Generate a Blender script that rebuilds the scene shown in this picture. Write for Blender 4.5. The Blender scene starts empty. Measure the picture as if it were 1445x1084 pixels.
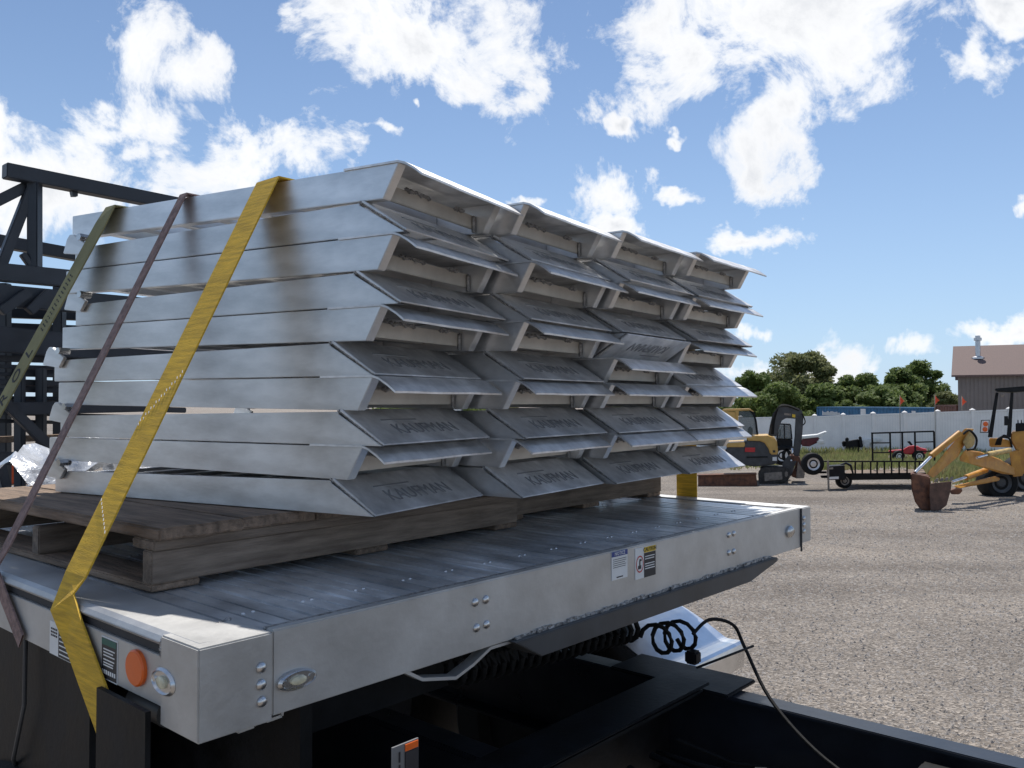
import bpy, bmesh, math, random
from mathutils import Vector, Matrix
random.seed(7)
SC = bpy.context.scene
COL = SC.collection
# ------------------------------------------------------------------ camera
F, CX, CY = 1195.0, 722.5, 542.0          # photograph: 1445 x 1084 pixels
CAMZ, PITCH = 1.92, math.atan(26/1195.0)
cd = bpy.data.cameras.new('camera'); cam = bpy.data.objects.new('camera', cd); COL.objects.link(cam)
cd.sensor_width = 36; cd.lens = 36*F/1445; cd.clip_start = .05; cd.clip_end = 3000
cam.location = (0, 0, CAMZ); cam.rotation_euler = (math.pi/2+PITCH, 0, 0)
SC.camera = cam
CAM = Vector((0, 0, CAMZ))
def ray(px, py):                          # a pixel as a direction
    a, b = (px-CX)/F, -(py-CY)/F
    c, s = math.cos(PITCH), math.sin(PITCH)
    return Vector((a, c-b*s, s+b*c))
def at_depth(px, py, D):
    d = ray(px, py); return CAM+d*(D/d.y)
def at_z(px, py, z):
    d = ray(px, py); return CAM+d*((z-CAMZ)/d.z)
SLOPE = -.010                             # the yard falls away gently
def gz(y): return SLOPE*y
def on_ground(px, py):
    d = ray(px, py); return CAM+d*(-CAMZ/(d.z-SLOPE*d.y))
# ------------------------------------------------------------------ sky, sun, exposure
SUN_EL, SUN_AZ = math.radians(64), math.radians(12)     # azimuth clockwise from +Y
W = bpy.data.worlds.new('World'); SC.world = W; W.use_nodes = True
nt = W.node_tree; N = nt.nodes; L = nt.links; N.clear()
def nd(t, **k):
    n = N.new(t)
    for a, b in k.items(): setattr(n, a, b)
    return n
def mth(op, a, b=None, c=None, clamp=False):
    n = N.new('ShaderNodeMath'); n.operation = op; n.use_clamp = clamp
    for i, v in enumerate((a, b, c)):
        if v is None: continue
        if isinstance(v, (int, float)): n.inputs[i].default_value = v
        else: L.new(v, n.inputs[i])
    return n.outputs[0]
sky = nd('ShaderNodeTexSky', sky_type='NISHITA'); sky.sun_disc = False
sky.sun_elevation = SUN_EL; sky.sun_rotation = SUN_AZ; sky.altitude = 1500; sky.air_density = 1.0; sky.dust_density = .25; sky.ozone_density = 3.0
tc = nd('ShaderNodeTexCoord'); sep = nd('ShaderNodeSeparateXYZ'); L.new(tc.outputs['Generated'], sep.inputs[0])
AZ = mth('ARCTAN2', sep.outputs[0], sep.outputs[1]); EL = mth('ARCSINE', sep.outputs[2])
blobs = [(215,70,85,58),(172,165,78,55),(15,165,80,55),(60,245,170,60),(330,225,90,60),(430,215,95,50),(600,45,190,62),(690,85,85,55),
 (480,10,90,35),(1090,30,240,85),(935,85,85,60),(1115,165,85,70),(1190,105,105,75),(1375,75,45,38),(1415,5,40,18),(865,265,62,36),
 (858,312,52,22),(965,272,42,12),(1070,337,78,16),(1100,515,130,26),(1215,505,75,28),(1300,500,70,26),(1405,475,45,20),(1440,310,18,14),
 (568,190,32,15),(880,163,28,13),(955,195,18,9),(612,140,14,9),(1060,455,40,14),(740,273,30,9)]
def wn(off):
    mp = nd('ShaderNodeMapping'); mp.inputs['Location'].default_value = (off, off*1.7, -off); L.new(tc.outputs['Generated'], mp.inputs[0])
    n = nd('ShaderNodeTexNoise'); n.inputs['Scale'].default_value = 7; n.inputs['Detail'].default_value = 5; n.inputs['Roughness'].default_value = .6; L.new(mp.outputs[0], n.inputs['Vector']); return n.outputs['Fac']
AZ0, EL0 = AZ, EL
AZ = mth('ADD', AZ, mth('MULTIPLY_ADD', wn(3.1), .20, -.10)); EL = mth('ADD', EL, mth('MULTIPLY_ADD', wn(8.7), .14, -.07))
acc = None
for bx, by, rx, ry in blobs:
    d = ray(bx, by).normalized(); a = math.atan2(d.x, d.y); e = math.asin(d.z)
    k1 = 1/(rx/F*math.cos(a)**1.5*1.22); k2 = 1/(ry/F*1.25)
    p = mth('MULTIPLY_ADD', AZ, k1, -a*k1); q = mth('MULTIPLY_ADD', EL, k2, -e*k2)
    r = mth('SQRT', mth('MULTIPLY_ADD', p, p, mth('MULTIPLY', q, q)))
    r = mth('SUBTRACT', 1.0, r)
    acc = r if acc is None else mth('SMOOTH_MAX', acc, r, .12)
acc = mth('MAXIMUM', acc, -1.0)
def noise(scale, detail, rough, vec=None, dist=0):
    n = nd('ShaderNodeTexNoise'); n.inputs['Scale'].default_value = scale; n.inputs['Detail'].default_value = detail
    n.inputs['Roughness'].default_value = rough; n.inputs['Distortion'].default_value = dist
    L.new(vec or tc.outputs['Generated'], n.inputs['Vector']); return n.outputs['Fac']
n1 = noise(9, 12, .66, dist=.35); n2 = noise(3.2, 6, .55)
# the same broken cumulus goes on all round, outside the part of the sky that is in view
far = mth('SUBTRACT', mth('MAXIMUM', mth('MULTIPLY', mth('ABSOLUTE', AZ0), 1/.72), mth('MULTIPLY', EL0, 1/.5)), 1.0)
far = mth('MULTIPLY', far, 4.0, clamp=True)
gen = mth('MULTIPLY_ADD', n2, 5.0, -2.75)
acc = mth('ADD', mth('MULTIPLY', acc, mth('SUBTRACT', 1.0, far)), mth('MULTIPLY', gen, far))
den = mth('ADD', acc, mth('MULTIPLY_ADD', n1, 4.0, -2.08))
def ramp(fac, stops):
    r = nd('ShaderNodeValToRGB'); el = r.color_ramp.elements
    while len(el) < len(stops): el.new(.5)
    for e_, (p_, c_) in zip(el, stops): e_.position = p_; e_.color = (*c_, 1) if len(c_) == 3 else c_
    L.new(fac, r.inputs[0]); return r.outputs[0]
mask = ramp(den, [(0, (0,)*3), (.16, (.30,)*3), (.36, (.78,)*3), (.62, (1,)*3)])
n4 = noise(4.5, 2, .45)
shade = ramp(mth('MULTIPLY_ADD', n4, .55, mth('MULTIPLY', den, .42)), [(.30, (8.6, 8.7, 8.8)), (.62, (7.6, 7.7, 7.9)), (.95, (5.3, 5.55, 6.0))])
mix = nd('ShaderNodeMix', data_type='RGBA'); L.new(mask, mix.inputs[0]); hz = nd('ShaderNodeMix', data_type='RGBA'); L.new(mth('MULTIPLY_ADD', mth('POWER', mth('SUBTRACT', 1.0, mth('MULTIPLY', mth('MAXIMUM', EL0, 0.0), 2.0, clamp=True)), 2.0), .70, .10), hz.inputs[0])
L.new(sky.outputs[0], hz.inputs[6]); hz.inputs[7].default_value = (3.7, 5.1, 7.0, 1); L.new(hz.outputs[2], mix.inputs[6]); L.new(shade, mix.inputs[7])
bg = nd('ShaderNodeBackground'); bg.inputs[1].default_value = .115; L.new(mix.outputs[2], bg.inputs[0])
L.new(bg.outputs[0], nd('ShaderNodeOutputWorld').inputs[0])
sl = bpy.data.lights.new('sun', 'SUN'); sl.energy = 4.6; sl.angle = math.radians(.55); sl.color = (1, .955, .89)
so = bpy.data.objects.new('sun', sl); COL.objects.link(so)
sd = Vector((math.sin(SUN_AZ)*math.cos(SUN_EL), math.cos(SUN_AZ)*math.cos(SUN_EL), math.sin(SUN_EL)))
so.rotation_euler = sd.to_track_quat('Z', 'Y').to_euler(); so.location = (0, 0, 30)
vs_ = SC.view_settings; vs_.view_transform = 'Standard'; vs_.look = 'None'; vs_.gamma = 1; vs_.exposure = .12
# ------------------------------------------------------------------ materials
MATS = {}
def mat(name, col, rough=.6, metal=0., var=.12, scale=8., bump=0., bscale=60., col2=None, stretch=None, rvar=.1, alpha=None, spec=None, objvar=.0, detail=6):
    if name in MATS: return MATS[name]
    m = bpy.data.materials.new(name); m.use_nodes = True; t = m.node_tree; b = t.nodes['Principled BSDF']
    ln = t.links.new
    tcn = t.nodes.new('ShaderNodeTexCoord'); src = tcn.outputs['Object']
    if stretch:
        mp = t.nodes.new('ShaderNodeMapping'); mp.inputs['Scale'].default_value = stretch; ln(src, mp.inputs[0]); src = mp.outputs[0]
    n = t.nodes.new('ShaderNodeTexNoise'); n.inputs['Scale'].default_value = scale; n.inputs['Detail'].default_value = detail; n.inputs['Roughness'].default_value = .6
    ln(src, n.inputs['Vector'])
    r = t.nodes.new('ShaderNodeValToRGB'); e = r.color_ramp.elements
    c2 = col2 or tuple(c*(1-2*var) for c in col); c1 = col if col2 else tuple(min(1, c*(1+var)) for c in col)
    e[0].position = .33; e[1].position = .68; e[0].color = (*c2, 1); e[1].color = (*c1, 1)
    ln(n.outputs['Fac'], r.inputs[0]); out = r.outputs[0]
    if objvar:
        oi = t.nodes.new('ShaderNodeObjectInfo'); hs = t.nodes.new('ShaderNodeHueSaturation')
        mr = t.nodes.new('ShaderNodeMapRange'); mr.inputs[3].default_value = 1-objvar; mr.inputs[4].default_value = 1+objvar
        ln(oi.outputs['Random'], mr.inputs[0]); ln(mr.outputs[0], hs.inputs['Value']); ln(out, hs.inputs['Color']); out = hs.outputs[0]
    ln(out, b.inputs['Base Color'])
    b.inputs['Metallic'].default_value = metal
    mr = t.nodes.new('ShaderNodeMapRange'); mr.inputs[3].default_value = max(0.03, rough-rvar); mr.inputs[4].default_value = min(1, rough+rvar)
    ln(n.outputs['Fac'], mr.inputs[0]); ln(mr.outputs[0], b.inputs['Roughness'])
    if spec is not None: b.inputs['Specular IOR Level'].default_value = spec
    if bump:
        n2 = t.nodes.new('ShaderNodeTexNoise'); n2.inputs['Scale'].default_value = bscale; n2.inputs['Detail'].default_value = 5; ln(src, n2.inputs['Vector'])
        bp = t.nodes.new('ShaderNodeBump'); bp.inputs['Strength'].default_value = bump; bp.inputs['Distance'].default_value = .02
        ln(n2.outputs['Fac'], bp.inputs['Height']); ln(bp.outputs[0], b.inputs['Normal'])
    if alpha is not None: b.inputs['Alpha'].default_value = alpha
    MATS[name] = m; return m
ALU = mat('brushed_aluminium', (.75,.745,.74), .40, .92, .13, 4, .015, 30, stretch=(1,1.2,4), rvar=.12, objvar=.10)
PLATE = mat('rolled_aluminium_plate', (.76,.75,.74), .46, .75, .2, 9, .03, 30, rvar=.2, objvar=.10)
STAMP = mat('stamped_letter_metal', (.36,.36,.365), .55, .7)
WELD = mat('weld_bead', (.42,.41,.40), .5, .9, .3, 90, .5, 120)
RAIL = mat('weathered_aluminium_rail', (.56,.555,.54), .52, .75, .10, 5, .05, 60, rvar=.1)
DECK = mat('worn_deck_extrusion', (.74,.745,.75), .38, .55, .2, 5, .05, 50, stretch=(3,1,1), objvar=.24)
CHROME = mat('rivet_steel', (.6,.6,.6), .28, 1)
DARK = mat('dark_gasket', (.03,.03,.033), .7)
BLACK = mat('black_chassis_paint', (.009,.010,.012), .5, 0, .3, 10, .05, 60, spec=.22)
RUBBER = mat('black_rubber', (.012,.012,.012), .75, 0, .2, 20, .1, 80, spec=.25)
WOOD = mat('weathered_pallet_wood', (.30,.235,.18), .85, 0, .2, 5, .35, 24, col2=(.13,.095,.07), stretch=(1,9,9), objvar=.2)
WOODX = mat('weathered_pallet_wood_cross', (.31,.22,.155), .85, 0, .2, 5, .4, 24, col2=(.12,.085,.06), stretch=(9,1,9), objvar=.2)
YELS = mat('yellow_webbing', (.66,.40,.03), .75, 0, .16, 5, .25, 30, stretch=(2,2,26), objvar=.02)
OLIV = mat('faded_olive_webbing', (.27,.25,.12), .85, 0, .15, 6, .3, 200)
BRN = mat('faded_red_brown_webbing', (.27,.18,.16), .85, 0, .2, 60, .3, 200)
ORANGE = mat('orange_lens', (.75,.13,.015), .3, 0, .06)
WHITEP = mat('white_print', (.75,.75,.73), .5, 0, .05)
BLACKP = mat('black_print', (.02,.02,.025), .5, 0, .1)
BLUEP = mat('blue_print', (.03,.06,.25), .5, 0, .1)
YELP = mat('yellow_print', (.75,.5,.03), .5, 0, .1)
REDP = mat('red_print', (.55,.03,.03), .5, 0, .1)
GREENP = mat('green_print', (.02,.12,.09), .5, 0, .1)
STEEL = mat('blue_black_steel_tube', (.020,.024,.032), .42, 0, .2, 6)
RUST = mat('rusty_steel', (.20,.085,.045), .8, 0, .2, 9, .3, 40, col2=(.06,.028,.02))
CATY = mat('faded_yellow_machine_paint', (.60,.30,.045), .5, 0, .15, 5, .05, 40, col2=(.42,.18,.03))
VOLY = mat('yellow_machine_paint', (.60,.37,.10), .4, 0, .1, 4)
GREYM = mat('dark_grey_machine_paint', (.055,.058,.062), .45, 0, .2, 6)
TRACK = mat('dusty_track_rubber', (.06,.055,.05), .85, 0, .3, 12, .3, 30)
DUST = mat('dusty_steel', (.28,.24,.20), .75, 0, .2, 12)
GLASS = mat('tinted_cab_glass', (.10,.13,.13), .08, 0, .1, 3, alpha=.55)
CYL = mat('chrome_cylinder_rod', (.75,.76,.78), .15, 1)
VINYL = mat('white_vinyl', (.86,.84,.81), .5, 0, .04, 2)
CBLUE = mat('blue_container_paint', (.035,.15,.29), .5, 0, .15, 3)
CBRN = mat('brown_container_paint', (.16,.07,.05), .6, 0, .15, 3)
SIDING = mat('taupe_steel_siding', (.20,.17,.155), .55, 0, .06, 2)
ROOF = mat('brown_roof', (.145,.095,.085), .8, 0, .12, 14, .2, 40)
GALV = mat('galvanised_pipe', (.55,.56,.58), .35, .9)
FLAG = mat('orange_flag_cloth', (.85,.10,.03), .6, 0, .05)
REDM = mat('red_machine_paint', (.5,.025,.03), .4, 0, .1)
MAROON = mat('maroon_hull', (.14,.02,.03), .5, 0, .2)
WHITEM = mat('white_gelcoat', (.72,.72,.70), .4, 0, .08)
BARK = mat('bark', (.10,.08,.06), .9, 0, .3, 8, .5, 20)
LEAF = mat('tree_leaves', (.22,.28,.075), .6, 0, .2, .8, col2=(.11,.16,.045), spec=.3)
LEAF2 = mat('olive_tree_leaves', (.27,.28,.11), .6, 0, .2, .8, col2=(.13,.15,.06), spec=.3)
GRASS = mat('weeds_and_grass', (.21,.26,.08), .7, 0, .2, .7, col2=(.30,.26,.13))
for m_ in (LEAF, LEAF2, GRASS):            # thin leaves let light through
    t_ = m_.node_tree; p_ = t_.nodes['Principled BSDF']; tl_ = t_.nodes.new('ShaderNodeBsdfTranslucent'); mx_ = t_.nodes.new('ShaderNodeMixShader'); mx_.inputs[0].default_value = .45
    t_.links.new(p_.inputs['Base Color'].links[0].from_socket, tl_.inputs['Color']); t_.links.new(p_.outputs[0], mx_.inputs[1]); t_.links.new(tl_.outputs[0], mx_.inputs[2]); t_.links.new(mx_.outputs[0], t_.nodes['Material Output'].inputs['Surface'])
ORG = mat('orange_plastic', (.65,.10,.03), .5)
WRAP = mat('clear_plastic_wrap', (.6,.62,.65), .25, .3, .15, 12, .6, 20)
# ------------------------------------------------------------------ mesh helpers
def smooth_path(p, k=6):
    p = [Vector(q) for q in p]; out = []
    for i in range(len(p)-1):
        a, b, c, d = p[max(i-1,0)], p[i], p[i+1], p[min(i+2,len(p)-1)]
        for j in range(k):
            t = j/k; out.append(.5*((2*b)+(c-a)*t+(2*a-5*b+4*c-d)*t*t+(3*b-a-3*c+d)*t**3))
    return out+[p[-1]]
class MB:
    def __init__(s): s.v = []; s.f = []; s.sm = []
    def add(s, vs, fs, smooth=False):
        o = len(s.v); s.v += [tuple(v) for v in vs]; s.f += [tuple(i+o for i in f) for f in fs]; s.sm += [smooth]*len(fs); return s
    def box(s, a, b):
        (x0,y0,z0), (x1,y1,z1) = a, b
        return s.add([(x0,y0,z0),(x1,y0,z0),(x1,y1,z0),(x0,y1,z0),(x0,y0,z1),(x1,y0,z1),(x1,y1,z1),(x0,y1,z1)],
            [(0,3,2,1),(4,5,6,7),(0,1,5,4),(1,2,6,5),(2,3,7,6),(3,0,4,7)])
    def prism(s, poly, ext):
        n = len(poly); e = Vector(ext); p = [Vector(q) for q in poly]; q = [v+e for v in p]
        return s.add(p+q, [tuple(range(n-1,-1,-1)), tuple(range(n,2*n))]+[(i,(i+1)%n,n+(i+1)%n,n+i) for i in range(n)])
    def bar(s, a, b, w, h=None, up=(0,0,1)):
        a = Vector(a); b = Vector(b); h = h or w; d = (b-a).normalized(); up = Vector(up)
        if abs(d.dot(up)) > .98: up = Vector((0,1,0))
        x = d.cross(up).normalized()*(w/2); y = x.cross(d).normalized()*(h/2)
        return s.add([a-x-y,a+x-y,a+x+y,a-x+y,b-x-y,b+x-y,b+x+y,b-x+y],[(0,1,2,3),(7,6,5,4),(0,4,5,1),(1,5,6,2),(2,6,7,3),(3,7,4,0)])
    def tube(s, pts, r, n=8, closed=True):
        pts = [Vector(p) for p in pts]; rs = r if isinstance(r, (list, tuple)) else [r]*len(pts); rings = []
        up = Vector((.13,.27,.95)).normalized()
        for i, p in enumerate(pts):
            d = (pts[min(i+1,len(pts)-1)]-pts[max(i-1,0)]).normalized()
            x = d.cross(up); x = x.normalized() if x.length > 1e-4 else Vector((1,0,0)); y = x.cross(d)
            rings.append([p+(x*math.cos(6.28318*k/n)+y*math.sin(6.28318*k/n))*rs[i] for k in range(n)])
        vs = [v for g in rings for v in g]; fs = [(i*n+k, i*n+(k+1)%n, (i+1)*n+(k+1)%n, (i+1)*n+k) for i in range(len(pts)-1) for k in range(n)]
        s.add(vs, fs, True); o = len(s.v)-len(vs)
        s.f += [tuple(o+k for k in range(n-1,-1,-1)), tuple(o+len(vs)-n+k for k in range(n))]; s.sm += [False, False]; return s
    def lathe(s, prof, axis='z', n=20, c=(0,0,0), M=None):      # prof: (radius, along)
        vs = []
        for r, h in prof:
            for k in range(n):
                a = 6.28318*k/n; p = (r*math.cos(a), r*math.sin(a), h)
                if axis == 'x': p = (h, p[0], p[1])
                if axis == 'y': p = (p[0], h, p[1])
                p = Vector(p)+Vector(c); vs.append(M @ p if M else p)
        m = len(prof); fs = [(i*n+k, i*n+(k+1)%n, (i+1)*n+(k+1)%n, (i+1)*n+k) for i in range(m-1) for k in range(n)]
        s.add(vs, fs, True)
        o = len(s.v)-len(vs); s.f += [tuple(o+k for k in range(n-1,-1,-1)), tuple(o+(m-1)*n+k for k in range(n))]; s.sm += [False]*2; return s
    def mesh(s, name, m, bevel=0):
        me = bpy.data.meshes.new(name); me.from_pydata(s.v, [], s.f); me.polygons.foreach_set('use_smooth', s.sm)
        bm = bmesh.new(); bm.from_mesh(me); bmesh.ops.recalc_face_normals(bm, faces=bm.faces)
        if bevel:
            es = [e for e in bm.edges if len(e.link_faces) == 2 and e.calc_face_angle(0) > .6]
            bmesh.ops.bevel(bm, geom=es, offset=bevel, segments=2, affect='EDGES', clamp_overlap=True)
        for e in bm.edges:
            if len(e.link_faces) == 2 and e.calc_face_angle(0) > .7: e.smooth = False
        bm.to_mesh(me); bm.free(); me.materials.append(m); return me
    def build(s, name, m, parent=None, bevel=0):
        return link(name, s.mesh(name, m, bevel), parent)
def link(name, me, parent=None):
    o = bpy.data.objects.new(name, me); COL.objects.link(o)
    if parent: o.parent = parent
    return o
def thing(name, label, cat, loc=(0,0,0), rz=0, group=None):
    o = bpy.data.objects.new(name, None); COL.objects.link(o); o.location = loc; o.rotation_euler = (0,0,rz); o.empty_display_size = .1
    return tag(o, label, cat, group)
def tag(o, label, cat, group=None):
    o['label'] = label; o['category'] = cat
    if group: o['group'] = group
    return o
def text_mesh(txt, size, m, ext=.001, sx=1.):
    c = bpy.data.curves.new('lettering', 'FONT'); c.body = txt; c.size = size; c.extrude = ext; c.align_x = 'CENTER'; c.align_y = 'CENTER'; c.resolution_u = 2
    o = bpy.data.objects.new('lettering', c); COL.objects.link(o)
    dg = bpy.context.evaluated_depsgraph_get(); me = bpy.data.meshes.new_from_object(o.evaluated_get(dg)); bpy.data.objects.remove(o)
    for v in me.vertices: v.co.x *= sx
    me.materials.clear(); me.materials.append(m); return me
def frame_mat(o, x, y, z): return Matrix(((x[0],y[0],z[0],o[0]),(x[1],y[1],z[1],o[1]),(x[2],y[2],z[2],o[2]),(0,0,0,1)))
# ------------------------------------------------------------------ ground
nq = 60; g = MB(); ys = [-40+i*(190/nq) for i in range(nq+1)]
for i in range(nq):
    g.add([(-160,ys[i],gz(ys[i])),(160,ys[i],gz(ys[i])),(160,ys[i+1],gz(ys[i+1])),(-160,ys[i+1],gz(ys[i+1]))],[(0,1,2,3)])
g.add([(-1500,150,gz(150)),(1500,150,gz(150)),(1500,1500,gz(150)-2),(-1500,1500,gz(150)-2)],[(0,1,2,3)])
for sx in (-1, 1): g.add([(sx*160,-40,gz(-40)),(sx*1500,-40,gz(-40)),(sx*1500,150,gz(150)),(sx*160,150,gz(150))],[(0,1,2,3)])
gm = bpy.data.materials.new('gravel'); gm.use_nodes = True; t = gm.node_tree; b = t.nodes['Principled BSDF']; b.inputs['Roughness'].default_value = .92
tcn = t.nodes.new('ShaderNodeTexCoord')
def tn(kind, scale, **k):
    n = t.nodes.new(kind); n.inputs['Scale'].default_value = scale; t.links.new(tcn.outputs['Object'], n.inputs['Vector'])
    for a_, v_ in k.items(): n.inputs[a_].default_value = v_
    return n
v1 = tn('ShaderNodeTexVoronoi', 52, Randomness=1.0); na = tn('ShaderNodeTexNoise', .55, Detail=7.0, Roughness=.6); nb = tn('ShaderNodeTexNoise', 16, Detail=8.0, Roughness=.7)
def crmp(src, stops):
    r = t.nodes.new('ShaderNodeValToRGB'); e = r.color_ramp.elements
    while len(e) < len(stops): e.new(.5)
    for q, (p_, c_) in zip(e, stops): q.position = p_; q.color = (*c_, 1)
    t.links.new(src, r.inputs[0]); return r.outputs[0]
#
stone = crmp(v1.outputs['Color'], [(.1,(.17,.15,.133)),(.5,(.285,.255,.227)),(.9,(.43,.395,.36))])
patch = crmp(na.outputs['Fac'], [(.3,(.70,.68,.66)),(.7,(1.10,1.08,1.05))]); fine = crmp(nb.outputs['Fac'], [(.3,(.62,.61,.60)),(.7,(1.25,1.22,1.18))])
def mul(a_, b_):
    m = t.nodes.new('ShaderNodeMix'); m.data_type = 'RGBA'; m.blend_type = 'MULTIPLY'; m.inputs[0].default_value = 1
    t.links.new(a_, m.inputs[6]); t.links.new(b_, m.inputs[7]); return m.outputs[2]
mpg = t.nodes.new('ShaderNodeMapping'); mpg.inputs['Rotation'].default_value = (0,0,.5); mpg.inputs['Scale'].default_value = (.12,.9,1); t.links.new(tcn.outputs['Object'], mpg.inputs[0])
nt_ = t.nodes.new('ShaderNodeTexNoise'); nt_.inputs['Scale'].default_value = .9; nt_.inputs['Detail'].default_value = 5; t.links.new(mpg.outputs[0], nt_.inputs['Vector'])
tracks = crmp(nt_.outputs['Fac'], [(.36,(.78,.76,.74)),(.5,(1,1,1)),(.66,(1.14,1.12,1.09))])
t.links.new(mul(mul(mul(stone, patch), fine), tracks), b.inputs['Base Color'])
bp = t.nodes.new('ShaderNodeBump'); bp.inputs['Strength'].default_value = .9; bp.inputs['Distance'].default_value = .03
mh = t.nodes.new('ShaderNodeMath'); mh.operation = 'ADD'; t.links.new(v1.outputs['Distance'], mh.inputs[0]); t.links.new(nb.outputs['Fac'], mh.inputs[1])
t.links.new(mh.outputs[0], bp.inputs['Height']); t.links.new(bp.outputs[0], b.inputs['Normal'])
o = g.build('ground', gm); o['kind'] = 'structure'
STONE = mat('loose_stone', (.40,.365,.33), .9, 0, .2, 3, col2=(.21,.187,.168))
s = MB()
for _ in range(26000):
    D = 3.2+random.random()**1.6*15; x = random.uniform(-.05, .66)*D; r = random.uniform(.006, .017)*(1+.03*D); z = gz(D)
    p = [(x+r*math.cos(a)*random.uniform(.7,1.3), D+r*math.sin(a)*random.uniform(.7,1.3)) for a in (0,1.3,2.6,3.9,5.2)]
    s.add([(q[0],q[1],z-.002) for q in p]+[(x+random.uniform(-.4,.4)*r, D+random.uniform(-.4,.4)*r, z+r*random.uniform(.5,.9))], [(i,(i+1)%5,5) for i in range(5)])
o = s.build('loose_gravel', STONE); o['kind'] = 'stuff'; o['label'] = 'loose grey gravel stones scattered over the yard'; o['category'] = 'gravel'
# ------------------------------------------------------------------ flatbed trailer (local: x across the front, y to the rear, z up)
TA = math.radians(41.2); U = Vector((math.sin(TA), math.cos(TA), 0)); V = Vector((-math.cos(TA), math.sin(TA), 0))
O = Vector((-.527, 1.434, 0)); DZ = 1.5065; WT = 2.59
TM = frame_mat(O, U, V, (0,0,1)); TI = TM.inverted()
def loc_plane(px, py, axis, val):         # pixel -> trailer-local point on a local plane
    c = TI @ CAM; d = TI.to_3x3() @ ray(px, py); return c+d*((val-c[axis])/d[axis])
front = lambda px, py, y=0.: loc_plane(px, py, 1, y)
side = lambda px, py, x=0.: loc_plane(px, py, 0, x)
TR = math.pi/2-TA
tr = thing('flatbed_trailer', 'weathered aluminium flatbed trailer deck carrying the stacked ramps', 'trailer', O, TR)
LEN = 3.3
for i in range(17):                        # floor extrusions, each with raised ribs
    x0 = .125+i*.1385; x1 = x0+.1345; m = MB().box((x0,.02,DZ-.035),(x1,LEN,DZ-.007))
    for k in range(3): a = x0+.004+k*.0435; m.box((a,.0205,DZ-.0071),(a+.037,LEN-.0005,DZ-.002))
    m.build('deck_plank', DECK, tr)
m = MB()                                   # side rail with rounded top lip and a recessed band
m.prism([(.118,0,DZ),(.012,0,DZ+.002),(.002,0,DZ-.004),(-.004,0,DZ-.013),(.002,0,DZ-.021),(.014,0,DZ-.022),(.014,0,DZ-.038),(0,0,DZ-.039),(0,0,DZ-.128),(.01,0,DZ-.13),(.01,0,DZ-.05),(.118,0,DZ-.03)],(0,LEN,0))
sr = m.build('side_rail', RAIL, tr, .0012); sr.location.y = .018
MB().box((.006,.13,DZ-.0375),(.0135,LEN,DZ-.0225)).build('gasket_strip', DARK, tr)
MB().prism([(2.495,.02,DZ),(2.585,.02,DZ),(2.59,.02,DZ-.01),(2.59,.02,DZ-.13),(2.58,.02,DZ-.13),(2.495,.02,DZ-.03)],(0,LEN-.02,0)).build('side_rail', RAIL, tr, .001)
MB().box((.1375,-.008,DZ-.150),(2.498,.017,DZ+.004)).build('front_rail', RAIL, tr, .003)
lip = MB()
for i in range(40):
    a = .14+i*.059; lip.bar((a,.021+random.uniform(-.002,.002),DZ+.001),(a+.0585,.021+random.uniform(-.002,.002),DZ+.001),.008,.006)
lip.build('sealant_bead', WELD, tr)['kind'] = 'stuff'
MB().box((-.006,-.010,DZ-.1575),(.137,.122,DZ+.0015)).build('corner_post', RAIL, tr, .003)
MB().box((2.5,-.010,DZ-.135),(2.592,.10,DZ+.0015)).build('corner_post', RAIL, tr, .003)
MB().box((2.4915,-.0135,DZ-.165),(2.4985,-.0085,DZ+.0005)).build('seam_strip', DARK, tr)
w = MB()                                   # rough weld round the corner
for i in range(26):
    a = Vector((-.002,.128,DZ-.03)).lerp(Vector((.135,.124,DZ+.003)), i/26) if i > 8 else Vector((.004,.126,DZ-.045)).lerp(Vector((.0,.126,DZ-.004)), i/9)
    w.lathe([(.001,-.004),(.006,-.002),(.0065,.002),(.001,.005)], n=7, c=a+Vector([random.uniform(-.002,.002) for _ in range(3)]))
w.build('weld_bead', WELD, tr)['kind'] = 'stuff'
dome = MB().lathe([(.0125,0),(.0125,.002),(.0105,.006),(.006,.0085),(.002,.0092)], 'y', 14, M=Matrix.Scale(-1,4,(0,1,0))).mesh('bolt', CHROME)
def bolt(p, parent=tr, rz=0, sc=1.):
    o = link('bolt', dome, parent); o.location = p; o.rotation_euler = (0,0,rz); o.scale = (sc*.82,)*3; return o
for xx in range(16):                       # paired floor screws
    for yy in (.16,.95,1.75):
        for dx in (0,.022):
            o = bolt((.18+xx*.1385+dx,yy,DZ-.002), tr, 0, .42); o.rotation_euler = (-math.pi/2,0,0)
for px, py in ((670,850),(685,846),(672,886),(686,881),(1028,755),(1035,753),(1028,780),(1035,778)):
    p = front(px, py, -.008); bolt(p)
for px, py in ((368,942),(368,966),(369,990)): bolt(front(px, py, -.010))
for z in (.04,.065,.09): bolt((2.52,-.010,DZ-z))
def ell(cx, n, a, b, plane, off):          # ellipse points on a face
    return [cx+((Vector((a*math.cos(t_),off,b*math.sin(t_)))) if plane == 'f' else Vector((off,a*math.cos(t_),b*math.sin(t_)))) for t_ in [6.28318*k/n for k in range(n)]]
def ring_stack(rings, m, name, parent):
    mb = MB(); n = len(rings[0]); mb.add([p for r in rings for p in r], [(i*n+k,i*n+(k+1)%n,(i+1)*n+(k+1)%n,(i+1)*n+k) for i in range(len(rings)-1) for k in range(n)]+[tuple((len(rings)-1)*n+k for k in range(n))], True)
    return mb.build(name, m, parent)
AMBERL = mat('clear_marker_lens', (.62,.58,.42), .2, 0, .15, 60)
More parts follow.
